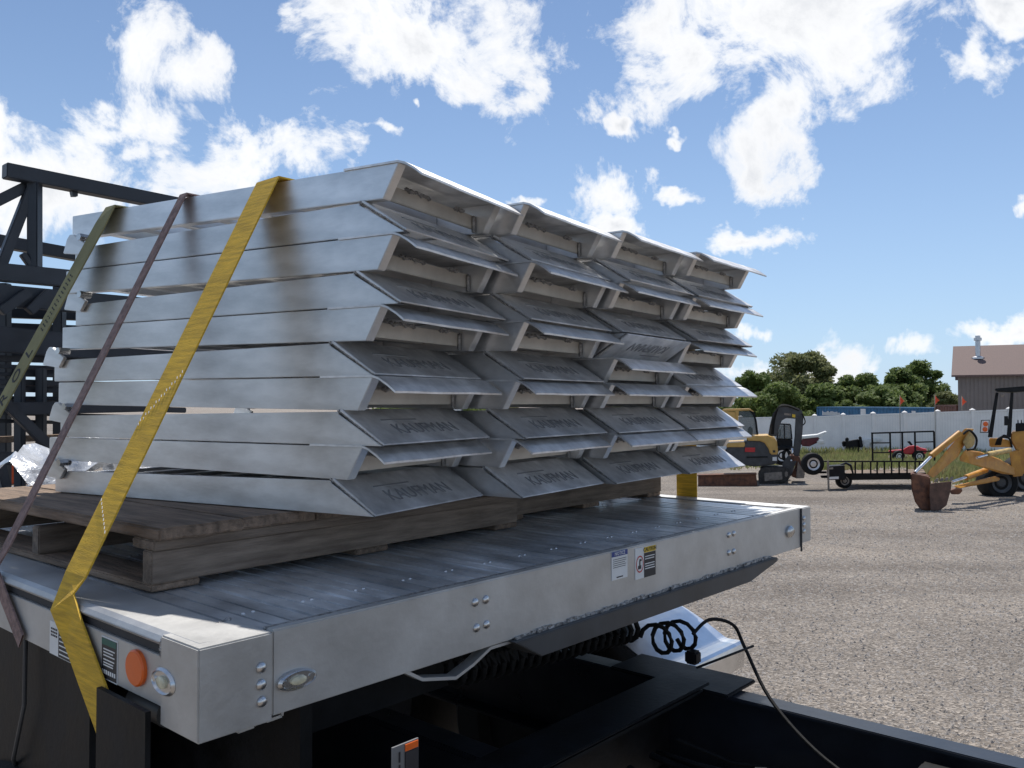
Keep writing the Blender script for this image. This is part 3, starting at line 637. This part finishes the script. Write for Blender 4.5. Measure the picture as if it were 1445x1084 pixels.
# ------------------------------------------------------------------ machines and junk across the yard
def pxp(pts, D, th, o0, Z=None):           # outline at a given distance, given a real thickness
    if Z: pts = [(Z[0]+x/Z[2], Z[1]+y/Z[2]) for x,y in pts]
    c = at_depth(sum(p[0] for p in pts)/len(pts), 568, D); e = Vector((c.x,c.y,0)).normalized()*th
    return MB().prism([at_depth(x,y,D)-o0 for x,y in pts], e)
def base(px, py, name, label, cat, group=None):
    p = on_ground(px, py); t = thing(name, label, cat, p, 0, group); return t, Vector(p)
def wheel(parent, c, R, w, rim, axis='y', seg=28):
    wh = link('wheel', MB().lathe([(R*.2,-w*.46),(R*.3,-w*.40),(R*.5,-w*.44),(R*.57,-w*.49),(R*.57,w*.49),(R*.5,w*.44),(R*.3,w*.40),(R*.2,w*.46)], axis, seg, c=c).mesh('rim', rim), parent); tyre(wh, c, R, w, axis, seg); return wh
# excavator
Z4 = (1000,560,7.744); ex, eo = base(1105,683,'mini_excavator','yellow and dark grey mini excavator with folded boom beside the ramps','excavator'); D = eo.y
def E_(nm, pts, d, th, m, bev=.02, par=None): return pxp(pts, D+d, th, eo, Z4).build(nm, m, par or ex, bev)
def track(d):
    k = E_('track', [(545,935),(540,830),(575,785),(640,765),(850,768),(890,800),(892,880),(850,930),(640,962),(580,965)], d, .32, TRACK, .02)
    E_('track_frame', [(605,835),(800,820),(808,905),(612,925)], d-.03, .05, DUST, .01, k); E_('idler', [(830,820),(862,815),(868,870),(835,880)], d-.03, .05, DUST, .02, k)
track(0); track(1.15)
E_('house', [(180,560),(400,500),(400,470),(700,490),(765,640),(758,720),(700,745),(500,765),(330,740),(190,700)], .02, 1.42, GREYM, .05)
E_('undercarriage', [(560,770),(860,770),(870,900),(580,930)], .35, .78, GREYM, .03)
hd_ = E_('engine_hood', [(415,480),(415,432),(640,425),(715,448),(748,495),(762,632),(672,632),(655,570),(610,505),(560,485)], -.02, 1.46, VOLY, .03)
E_('hood_badge', [(700,585),(728,585),(730,610),(702,610)], -.03, .012, BLACKP, .0, hd_)
E_('side_band', [(190,505),(398,495),(395,550),(190,552)], -.02, 1.46, VOLY, .02)
E_('red_plate', [(398,556),(508,556),(506,604),(396,604)], -.012, .03, REDP, .0); E_('white_sticker', [(698,660),(745,657),(745,700),(698,700)], -.01, .03, WHITEP, 0)
E_('vent', [(415,655),(645,650),(645,664),(415,668)], .0, .03, BLACK, 0)
cb = E_('cab_roof', [(150,135),(455,130),(500,165),(490,175),(440,150),(150,165)], .1, 1.0, VOLY, .02)
E_('cab_pillar', [(290,150),(330,150),(325,260),(310,280)], .1, .06, VOLY, .01); E_('cab_pillar', [(450,140),(500,175),(525,260),(545,415),(522,415),(505,270),(485,190),(440,155)], .1, .06, BLACK, .01); E_('cab_pillar', [(450,140),(500,175),(525,260),(545,415),(522,415),(505,270),(485,190),(440,155)], 1.04, .06, BLACK, .01)
E_('cab_door', [(180,165),(290,165),(315,290),(410,400),(410,430),(180,430)], .12, .05, VOLY, .01); E_('cab_glass', [(332,160),(445,158),(488,200),(510,280),(525,415),(420,418),(328,270)], .13, .015, GLASS, 0)
E_('seat', [(430,330),(480,330),(480,430),(420,430)], .45, .4, BLACK, .03)
bm_ = E_('boom', [(650,425),(665,330),(700,185),(770,98),(830,92),(1015,145),(1028,165),(1020,200),(955,242),(845,232),(800,262),(770,330),(745,435)], .55, .26, GREYM, .02)
E_('boom_sticker', [(912,190),(948,195),(946,228),(912,222)], .54, .012, YELP, 0, bm_); E_('boom_lettering', [(826,178),(900,184),(898,206),(826,200)], .54, .012, DUST, 0, bm_)
for k in range(3): MB().tube(smooth_path([at_depth(Z4[0]+x/Z4[2],Z4[1]+y/Z4[2],D+.5+.03*k)-eo for x,y in ((690+k*9,410),(705+k*9,250),(760+k*6,120-k*8),(860,100-k*4),(990,150-k*6))]), .018, 6).build('hydraulic_hose', RUBBER, bm_)
am = E_('arm', [(948,235),(1028,170),(1035,230),(1025,400),(1005,560),(990,650),(930,650),(925,560),(938,430)], .56, .24, GREYM, .02)
MB().tube(smooth_path([at_depth(Z4[0]+x/Z4[2],Z4[1]+y/Z4[2],D+.5)-eo for x,y in ((1020,180),(1055,270),(1030,310))]), .016, 6).build('hydraulic_hose', RUBBER, am)
MB().tube([at_depth(1000+x/7.744,560+y/7.744,D+.55)-eo for x,y in ((915,560),(905,670))], .03, 8).build('bucket_cylinder', CYL, ex)
bk = E_('bucket', [(880,640),(990,655),(1050,830),(1045,885),(960,892),(900,870),(950,760)], .40, .62, RUST, .02); E_('bucket_lip', [(975,705),(1052,840),(1042,890),(955,893)], .37, .03, DUST, .0, bk)
E_('blade_arm', [(800,740),(870,640),(900,650),(890,720),(960,700),(900,870),(850,860)], .1, .12, GREYM, .01)
sb, sbo = base(1035,686,'steel_beam','flat rusty steel beam lying on gravel by the excavator track','beam'); sb.rotation_euler.z = 0
pxp([(985,672),(1067,670),(1069,686),(985,686.5)], sbo.y, .30, sbo).build('web', RUST, sb, .006); pxp([(984,670.5),(1068,668.5),(1068,669.9),(984,671.9)], sbo.y-.05, .40, sbo).build('flange', RUST, sb, .004)
# cab machine behind
sk, so_ = base(1100,668,'skid_loader','dark cabbed skid loader parked behind the excavator boom','loader'); D = so_.y
def S_(nm, pts, d, th, m, bev=.02): return pxp(pts, D+d, th, so_, Z4).build(nm, m, sk, bev)
S_('body', [(740,460),(915,460),(920,640),(760,650)], .1, 1.2, BLACK, .04); S_('cab_roof', [(745,290),(895,298),(905,312),(740,305)], 0, 1.1, BLACK, .02)
for p in ([(745,300),(760,300),(755,470),(738,470)],[(820,305),(832,305),(838,465),(826,465)],[(888,305),(902,310),(918,465),(902,465)]):
    S_('cab_post', p, 0, .06, BLACK, .005); S_('cab_post', p, 1.04, .06, BLACK, .005)
S_('window', [(760,310),(888,312),(902,460),(755,460)], .03, .015, GLASS, 0); S_('seat', [(760,350),(790,350),(795,450),(755,450)], .4, .4, WHITEM, .04)
for x in (790,880): c_ = at_depth(1000+x/7.744, 560+640/7.744, D+.1)-so_; wheel(sk, c_, .30, .3, WHITEM)
# utility trailer
Z6 = (1130,580,6.568); ut, uo = base(1195,690,'utility_trailer','black utility trailer with upright barred ramp gate and spare wheel','trailer'); D = uo.y
def U_(nm, pts, d, th, m=BLACK, bev=.006, par=None): return pxp(pts, D+d, th, uo, Z6).build(nm, m, par or ut, bev)
for d in (0,1.5): U_('side_frame', [(405,580),(1160,572),(1160,632),(405,642)], d, .06); U_('top_rail', [(30,462),(1180,462),(1180,476),(30,474)], d, .045)
for x in (505,570,648,708,775,842,912,985,1060): U_('upright', [(x-8,474),(x+8,474),(x+8,592),(x-8,592)], 0, .045)
for x in (505,708,912,1100): U_('upright', [(x-8,474),(x+8,474),(x+8,592),(x-8,592)], 1.5, .045)
U_('deck', [(405,588),(1160,578),(1160,586),(405,596)], .06, 1.44, WOODX)
gt = U_('gate_frame', [(648,200),(1235,182),(1240,196),(652,214)], 1.35, .05)
for x, y0 in ((662,205),(828,200),(940,195),(1058,190),(1235,190)): U_('gate_bar', [(x-10,y0),(x+8,y0),(x+14,462),(x-4,462)], 1.355, .045, par=gt)
for a_, b_ in (((665,292),(830,290)),((668,382),(835,380)),((1062,285),(1240,280)),((1068,370),(1245,365))): U_('gate_bar', [a_,b_,(b_[0],b_[1]+11),(a_[0],a_[1]+11)], 1.36, .03, par=gt)
U_('tool_box', [(240,515),(408,505),(410,640),(245,640)], -.35, .5); U_('tool_box_plate', [(265,612),(352,608),(352,630),(265,634)], -.37, .012, WHITEP, 0); U_('tool_box_plate', [(255,527),(300,524),(300,540),(255,543)], -.37, .012, DUST, 0)
U_('tongue', [(180,600),(420,592),(420,625),(190,622)], -.1, .08)
U_('jack', [(242,470),(262,470),(268,775),(250,775)], -.36, .05, DUST); U_('jack_foot', [(245,770),(300,775),(302,788),(240,788)], -.42, .18, DUST)
c_ = at_depth(1130+397/6.568, 580+645/6.568, D+.05)-uo; wheel(ut, c_, .19, .17, DUST); U_('fender', [(340,590),(360,500),(420,478),(470,500),(495,590),(478,590),(455,515),(418,494),(370,512),(355,590)], -.1, .24)
c_ = at_depth(1130+108/6.568, 580+490/6.568, D-.2)-uo
sw = wheel(ut, c_, .27, .17, GALV); sw.name = 'spare_wheel'
U_('spare_bracket', [(100,560),(240,560),(240,580),(100,580)], -.1, .05)
# backhoe
Z5 = (1270,540,5.703); bh, ho = base(1395,697,'backhoe_loader','faded yellow backhoe with rusty bucket resting on the gravel','backhoe')
def zp(x, y, D): return at_depth(Z5[0]+x/Z5[2], Z5[1]+y/Z5[2], D)-ho
def K(nm, pts, D, th, m=CATY, bev=.012, par=None): return pxp(pts, D, th, ho, Z5).build(nm, m, par or bh, bev)
def slab(nm, pts, th, m=CATY, bev=.012, par=None):     # outline whose corners lie at their own distances
    return MB().prism([zp(x,y,d) for x,y,d in pts], (th*.55,th*.85,0)).build(nm, m, par or bh, bev)
bkt = K('bucket', [(85,730),(240,760),(250,830),(255,1028),(165,1025),(120,960),(95,870)], 16.35, .55, RUST, .02)
K('bucket_side', [(240,815),(415,795),(410,860),(375,990),(320,1028),(245,1030),(235,900)], 16.25, .06, mat('bucket_cheek', (.13,.075,.055), .8, 0, .2, 8, .2, 30), .01, bkt); K('bucket_back', [(240,830),(300,815),(330,1000),(260,1028)], 16.4, .5, RUST, .02, bkt)
for k in range(4): K('tooth', [(270+k*40,800-k*4),(292+k*40,770-k*4),(312+k*40,772-k*4),(305+k*40,800-k*4)], 16.3+.12*k, .07, DUST, .01, bkt)
slab('dipper_stick', [(215,735,16.6),(265,770,16.6),(460,600,17.2),(505,500,17.3),(590,375,17.35),(520,370,17.35),(440,470,17.2)], .22)
slab('stick_cap', [(500,480,17.25),(560,385,17.3),(600,440,17.3),(590,510,17.25),(540,540,17.2)], .26, mat('pale_worn_yellow', (.55,.38,.14), .6, 0, .2, 8), .02)
MB().tube([zp(250,590,16.9), zp(480,405,17.1)], .060, 12).build('dipper_cylinder', CATY, bh); MB().tube([zp(120,725,16.5), zp(255,592,16.9)], .032, 10).build('cylinder_rod', CYL, bh)
MB().tube(smooth_path([zp(510,415,17.1),zp(560,385,17.1),(zp(615,450,17.1)),zp(600,530,17.1),zp(540,540,17.1)]), .022, 8).build('hydraulic_hose', RUBBER, bh)
slab('boom', [(480,600,17.3),(520,545,17.3),(640,560,17.7),(800,620,18.3),(920,690,18.7),(920,745,18.7),(820,735,18.4),(570,655,17.5),(480,630,17.3)], .24)
MB().tube([zp(700,580,17.6), zp(880,545,18.3)], .055, 12).build('boom_cylinder', mat('pale_worn_yellow', (.5,.4,.2), .5), bh); MB().tube([zp(620,605,17.3), zp(705,582,17.6)], .028, 10).build('cylinder_rod', CYL, bh)
slab('stabiliser_leg', [(430,835,17.6),(760,755,18.5),(800,770,18.6),(800,790,18.6),(470,855,17.6)], .12, CATY); MB().tube([zp(530,765,17.8), zp(690,705,18.5)], .06, 10).build('stabiliser_cylinder', CATY, bh); MB().tube([zp(420,800,17.6), zp(535,763,17.8)], .03, 10).build('cylinder_rod', CYL, bh)
K('stabiliser_pad', [(400,870),(480,850),(505,870),(480,900),(410,900)], 17.5, .35, RUST)
for x, y, D, R, w in ((780,800,19.3,.40,.42),(985,760,20.6,.52,.42)): wheel(bh, zp(x,y,D), R, w, GREYM, 'y', 30)
K('swing_frame', [(880,560),(960,545),(990,750),(910,760)], 18.8, .5, CATY); K('chassis', [(890,400),(1120,380),(1120,720),(960,740),(940,560),(890,470)], 19.2, .9, CATY, .03)
K('grille', [(930,330),(1120,320),(1120,405),(930,410)], 19.3, .7, BLACK)
for k in range(6): K('control_lever', [(945+k*28,300),(953+k*28,300),(957+k*28,345),(945+k*28,345)], 19.1, .02, BLACK, 0)
for x0, x1 in ((770,722),(890,873)): K('canopy_post', [(x0,80),(x0+24,80),(x1+22,440),(x1-16,440)], 19.1, .08, BLACK, .006); 
K('canopy_post', [(1000,80),(1020,80),(1015,430),(995,430)], 20.3, .08, BLACK, .006)
K('canopy_roof', [(760,48),(980,30),(1130,30),(1130,62),(900,78),(770,72)], 19.0, 1.35, BLACK, .02); K('roof_lamp', [(806,85),(842,85),(842,115),(806,115)], 18.98, .08, DUST, .02)
K('lamp_frame', [(652,302),(722,299),(714,404),(642,404)], 18.96, .03, BLACK, .004)
lp = K('tail_lamp_board', [(658,308),(716,305),(708,398),(648,398)], 18.95, .04, WHITEP, .004)
for x, y in ((688,333),(684,376)): MB().lathe([(.055,0),(.05,-.02),(.01,-.03)], 'y', 16, c=zp(x,y,18.95)).build('orange_lamp', ORANGE, lp)
K('valve_block', [(715,450),(800,450),(900,470),(900,520),(720,520)], 18.9, .4, CATY, .02)
for k in range(4): MB().tube(smooth_path([zp(770+k*12,500,18.8),zp(800+k*10,445-k*6,18.7),zp(880,450,18.8),zp(900,520,18.9)]), .02, 6).build('hydraulic_hose', RUBBER, bh)
K('mirror', [(838,270),(870,270),(870,345),(838,345)], 18.9, .03, BLACK, .004)
# fence
fpx = [930,990,1045,1098,1149.5,1189.8,1232,1276.5,1323,1372,1424,1480]; fpy = [591,590,589,588,587,585.7,584,582.8,581,579.3,577.5,575.5]
fp = [at_depth(x, y, 39.5-(x-1149)*.0125) for x, y in zip(fpx, fpy)]
fn = thing('vinyl_fence','long white vinyl privacy fence with capped posts across the yard','fence', Vector((fp[4].x,fp[4].y,gz(fp[4].y)))); fo = Vector(fn.location)
pm = MB().box((-.065,-.065,0),(.065,.065,2.0)).mesh('post', VINYL, .008); cm = MB().prism([(-.09,-.09,0),(.09,-.09,0),(.09,.09,0),(-.09,.09,0)],(0,0,.03)).add([(-.09,-.09,.0305),(.09,-.09,.0305),(.09,.09,.0305),(-.09,.09,.0305),(0,0,.10)],[(0,1,4),(1,2,4),(2,3,4),(3,0,4)]).mesh('cap', VINYL)
for i, p in enumerate(fp):
    g0 = gz(p.y); h = p.z-g0; o = link('post', pm, fn); o.location = Vector((p.x,p.y,g0))-fo; o.scale.z = h/2.0; c_ = link('cap', cm, fn); c_.location = Vector((p.x,p.y,p.z+.001))-fo
    if i+1 < len(fp):
        q = fp[i+1]; a0 = Vector((p.x,p.y,0)); b0 = Vector((q.x,q.y,0)); d = (b0-a0); w_ = d.length-.135; dn_ = d.normalized(); st = a0+dn_*.0675; nb_ = 11
        for k in range(nb_):
            u0, u1 = st+dn_*(w_*k/nb_+.0012), st+dn_*(w_*(k+1)/nb_-.0012)
            t0 = p.z+(q.z-p.z)*(k+.5)/nb_-.09
            m = MB().bar(Vector((0,0,0)), u1-u0, .02, .02); m = MB(); pr0 = (u0+u1)/2; hw = (u1-u0)*.5; nn = Vector((-dn_.y,dn_.x,0))*.011
            zb_ = gz(pr0.y)+.05
            m.add([v-fo for v in ([u0-nn+Vector((0,0,zb_)),u1-nn+Vector((0,0,zb_)),u1+nn+Vector((0,0,zb_)),u0+nn+Vector((0,0,zb_)),u0-nn+Vector((0,0,t0)),u1-nn+Vector((0,0,t0)),u1+nn+Vector((0,0,t0)),u0+nn+Vector((0,0,t0))])],[(0,3,2,1),(4,5,6,7),(0,1,5,4),(1,2,6,5),(2,3,7,6),(3,0,4,7)])
            m.build('board', VINYL, fn)
        for zt in (-.05,): MB().bar(Vector((st.x,st.y,p.z+zt))-fo, Vector(((b0-dn_*.0675).x,(b0-dn_*.0675).y,q.z+zt))-fo, .06, .075).build('top_rail', VINYL, fn, .005)
# containers
def container(label, px0, px1, yt0, yt1, D0, D1, m, hgt=2.59):
    a = at_depth(px0, yt0, D0); b = at_depth(px1, yt1, D1); a.z = b.z = (a.z+b.z)/2
    t = thing('shipping_container', label, 'container', (a.x,a.y,a.z-hgt)); d = Vector((b.x-a.x,b.y-a.y,0)); Lc = d.length; d.normalize(); t.rotation_euler.z = math.atan2(d.y,d.x)
    poly = []; n = int(Lc/.28)
    for i in range(n):
        x = i*Lc/n; w_ = Lc/n
        poly += [(x,.0,.15),(x+w_*.35,.0,.15),(x+w_*.5,.04,.15),(x+w_*.85,.04,.15)]
    poly += [(Lc,0,.15),(Lc,2.40,.15),(0,2.40,.15)]
    MB().prism(poly, (0,0,hgt-.25)).build('corrugated_body', m, t)
    for z in (0,hgt-.1): MB().box((-.02,-.03,z),(Lc+.02,2.44,z+.1)).build('frame_rail', m, t, .01)
    for x in (-.02,Lc-.12): MB().box((x,-.035,.1),(x+.14,.1,hgt-.1)).build('corner_post', m, t, .01)
    return t, Lc, hgt
ct, Lc, hc = container('blue corrugated shipping container behind the white fence', 1153, 1318, 578.0, 570.5, 62, 52, CBLUE)
MB().box((Lc*.415,-.02,hc-.80),(Lc*.46,-.005,hc-.12)).build('white_placard', WHITEP, ct); MB().box((Lc*.835,-.02,hc-.85),(Lc*.865,-.005,hc-.22)).build('white_placard', WHITEP, ct)
pk = MB()                                 # white lettering too small to read
for i in range(15): x_ = Lc*.055+i*Lc*.0115; pk.box((x_,-.02,hc-.60),(x_+Lc*.007,-.005,hc-.60+random.uniform(.18,.3)))
for i in range(4): x_ = Lc*.875+i*Lc*.014; pk.box((x_,-.02,hc-.70),(x_+Lc*.009,-.005,hc-.70+random.uniform(.2,.3)))
pk.build('faded_lettering', WHITEP, ct)['kind'] = 'stuff'
container('plain brown shipping container standing right of the blue container', 1319.5, 1350, 572, 571, 50, 47.5, CBRN)
# barn
bn = thing('metal_barn','taupe metal-sided barn with brown roof behind the fence','barn', Vector((at_depth(1352,570,46).x,46,gz(46)))); bo = Vector(bn.location); bn.rotation_euler.z = math.radians(-29)
ez = at_depth(1346,531,46).z; rz_ = at_depth(1372,491,49).z; xl = at_depth(1352,540,46).x
poly = []
for i in range(60): x = i*.2; poly += [(x,0,0),(x+.14,0,0),(x+.16,-.025,0),(x+.18,-.025,0)]
poly += [(12,0,0),(12,7,0),(0,7,0)]
MB().prism(poly, (0,0,ez-bo.z-.02)).build('wall', SIDING, bn)
hr, he = rz_-bo.z, ez-bo.z
MB().prism([(.02,.05,he-.02),(.02,6.9,he-.02),(.02,3.45,hr-.1)],(11.9,0,0)).build('gable', SIDING, bn)
for sg in (0,1):
    y0 = -.35 if not sg else 7.35; z0 = he-.05
    MB().prism([(-.3,y0,z0),(-.3,3.5,hr),(-.3,3.5,hr+.1),(-.3,y0,z0+.1)],(12.6,0,0)).build('roof', ROOF, bn)
cp = Matrix.Rotation(math.radians(29),3,'Z') @ (at_depth(1380,500,47.2)-bo); z0 = he+(cp.y+.35)/3.85*(hr-he)
ch = MB().lathe([(.13,0),(.13,1.0),(.2,1.01),(.2,1.16),(.13,1.17),(.13,1.28),(.05,1.3)], n=16, c=(cp.x,cp.y,z0)).build('flue_pipe', GALV, bn); MB().lathe([(.34,-.05),(.34,.05),(.14,.12)], n=16, c=(cp.x,cp.y,z0+.02)).build('flashing', GALV, ch)
# marker flags on the fence
for px, py, lb in ((1270,566,'beside the blue container middle'),(1319.5,565,'at the end of the blue container'),(1357.5,567,'in front of the barn corner')):
    D = 37.2; p = at_depth(px, 583, D); t = thing('marker_flag','small orange flag on a thin whip '+lb,'flag',(p.x,p.y,gz(p.y))); tp = at_depth(px-1,py-8,D)
    z1 = tp.z-gz(p.y); MB().tube([(0,0,0),(0,0,z1)], .012, 6).build('pole', DUST, t)
    m = MB(); n = 6; vs = []
    for i in range(n+1):
        f_ = i/n; hh = .24*(1-f_*.75); 
        for sn in (-.006,.006): vs += [(.01+f_*.17,sn+.03*math.sin(f_*5),z1-.24-hh*.9+.06*f_),(.01+f_*.17,sn+.03*math.sin(f_*5),z1-.24+hh-.10*f_)]
    m.add(vs, [f for i in range(n) for f in ((i*4,i*4+1,i*4+5,i*4+4),(i*4+2,i*4+6,i*4+7,i*4+3),(i*4+1,i*4+3,i*4+7,i*4+5),(i*4,i*4+4,i*4+6,i*4+2))]+[(0,2,3,1),(n*4,n*4+1,n*4+3,n*4+2)]); m.build('cloth', FLAG, t)
# junk by the fence
def jz(nm, lb, cat, px, py):
    t, o0 = base(px, py, nm, lb, cat); return t, o0
t, o0 = jz('old_boat','white and maroon boat hull stored in weeds beside the excavator arm','boat',1145,645)
pxp([(0,235),(150,222),(235,190),(240,200),(190,240),(0,262)], o0.y, 1.3, o0, Z6).build('gunwale', WHITEM, t, .03); pxp([(0,263),(175,245),(165,290),(80,330),(0,325)], o0.y+.1, 1.1, o0, Z6).build('hull', MAROON, t, .05); pxp([(150,268),(215,262),(235,300),(180,320),(150,310)], o0.y-.2, .5, o0, Z6).build('outboard_cover', WHITEM, t, .06)
t, o0 = jz('scrap_engine','black scrap engine block standing in the weeds before the fence','engine',1208,642)
for pl, d in (([(412,250),(445,250),(445,400),(412,395)],0),([(440,280),(540,262),(545,350),(445,370)],.1),([(535,238),(562,238),(580,335),(545,345)],0),([(380,285),(415,280),(415,335),(385,330)],.1),([(470,345),(550,340),(530,385),(480,385)],.05)): pxp(pl, o0.y+d, .5, o0, Z6).build('engine_casting', BLACK, t, .03)
t, o0 = jz('white_trough','long white plastic trough lying behind the trailer gate','trough',1235,640)
pxp([(575,268),(780,245),(790,275),(640,300),(625,350),(590,345)], o0.y, .5, o0, Z6).build('trough_body', WHITEM, t, .03)
t, o0 = jz('red_quad','red garden machine parked in grass behind the trailer gate','quad bike',1275,652)
pxp([(800,372),(950,360),(1000,330),(1070,322),(1110,345),(1180,360),(1150,410),(1010,405),(850,392)], o0.y, .6, o0, Z6).build('bodywork', REDM, t, .05); pxp([(985,285),(1010,278),(1040,315),(1020,322)], o0.y+.25, .08, o0, Z6).build('handlebar', BLACK, t, .01)
for x in (905,1090): wheel(t, at_depth(1130+x/6.568, 580+420/6.568, o0.y-.05)-o0, .22, .2, WHITEM)
# ------------------------------------------------------------------ weeds
gr = MB()
def blade(x, y, h):
    a = random.random()*6.28; w = random.uniform(.012,.03); dx, dy = math.cos(a)*w, math.sin(a)*w; lx, ly = random.uniform(-.3,.3)*h, random.uniform(-.3,.3)*h; z = gz(y)-.02
    gr.add([(x-dx,y-dy,z),(x+dx,y+dy,z),(x+lx*.4+dx*.7,y+ly*.4+dy*.7,z+h*.6),(x+lx,y+ly,z+h)],[(0,1,2),(0,2,3)])
for _ in range(42000):
    D = random.uniform(27.5,38.6); px = random.uniform(1030,1460)
    if random.random() < .5*(1-math.sin(px*.031)*math.cos(D*.8)): continue
    blade((px-CX)/F*D, D, random.uniform(.06,.28)*(1.5 if D > 36 else 1))
for _ in range(7000):
    D = random.gauss(24.6,.9); px = random.gauss(1365,28); blade((px-CX)/F*D, D, random.uniform(.15,.5))
o = gr.build('weeds', GRASS); o['kind'] = 'stuff'; o['label'] = 'green weeds and dry grass along the white fence'; o['category'] = 'weeds'
# ------------------------------------------------------------------ trees
def tree(label, px, ptop, wpx, D, m, seed, dense=1.0):
    rnd = random.Random(seed); tp = at_depth(px, ptop, D); z0 = gz(D); h = tp.z-z0; rw = wpx/F*D/2*1.25
    t = thing('broadleaf_tree', label, 'tree', (tp.x, D, z0), 0, 'trees behind the fence')
    tb = MB(); tb.tube([(0,0,0),(.08*rw,0,h*.3),(0,.05,h*.62)], [.05*h,.035*h,.012*h], 9)
    cl = []
    for k in range(44):
        a = rnd.random()*6.28; f_ = rnd.random()**.5; zz = rnd.uniform(.14,.95); pr = math.sin(min(1,(1.03-zz)*1.7)*1.57)
        cl.append((Vector((math.cos(a)*f_*rw*.85*pr, math.sin(a)*f_*rw*.8*pr, zz*h)), rw*rnd.uniform(.12,.28)))
        if k % 3 == 0: tb.tube([(0,0,h*.2+.25*h*rnd.random()), cl[-1][0]*.6+Vector((0,0,zz*h*.25)), cl[-1][0]], [.016*h,.010*h,.004*h], 6)
    tb.build('trunk', BARK, t); mb = MB(); ls = .0030*D
    for c, r in cl:
        for _ in range(int(330*dense)):
            v = Vector((rnd.gauss(0,1),rnd.gauss(0,1),rnd.gauss(0,1))).normalized()*r*rnd.random()**.4; v.z *= .8; p = c+v; s_ = ls*rnd.uniform(.5,1.2)
            a = Vector((rnd.gauss(0,1),rnd.gauss(0,1),rnd.gauss(0,1))).normalized(); b = a.orthogonal().normalized()
            mb.add([p-a*s_, p+b*s_*.55, p+a*s_, p-b*s_*.55], [(0,1,2,3)])
    mb.build('crown', m, t)
tl = [(1062,527,75,74,LEAF,'green tree at the end of the ramp stack'),(1132,497,120,80,LEAF2,'tallest olive-green tree above the excavator'),(1095,545,90,70,LEAF,'low green tree above the excavator cab'),
 (1160,545,80,72,LEAF,'low dark green tree left of the blue container'),(1215,527,80,76,LEAF,'green tree above the left end of the blue container'),(1265,522,80,78,LEAF,'round green tree above the middle of the blue container'),
 (1300,512,80,82,LEAF,'tall dark green tree above the blue container end'),(1335,553,50,70,LEAF2,'small tree between the containers and the barn'),(1245,548,90,70,LEAF,'bushy low green tree just over the blue container roof'),
 (1000,545,90,74,LEAF,'green tree standing behind the far end of the ramp stack'),(905,545,110,76,LEAF,'green tree glimpsed through the ramp stack middle'),(620,552,150,76,LEAF,'green tree glimpsed through the ramps near the straps')]
for i, (px, pt, w_, D_, m_, lb) in enumerate(tl): tree(lb, px, pt, w_, D_, m_, 40+i, 1.0 if i < 9 else .5)
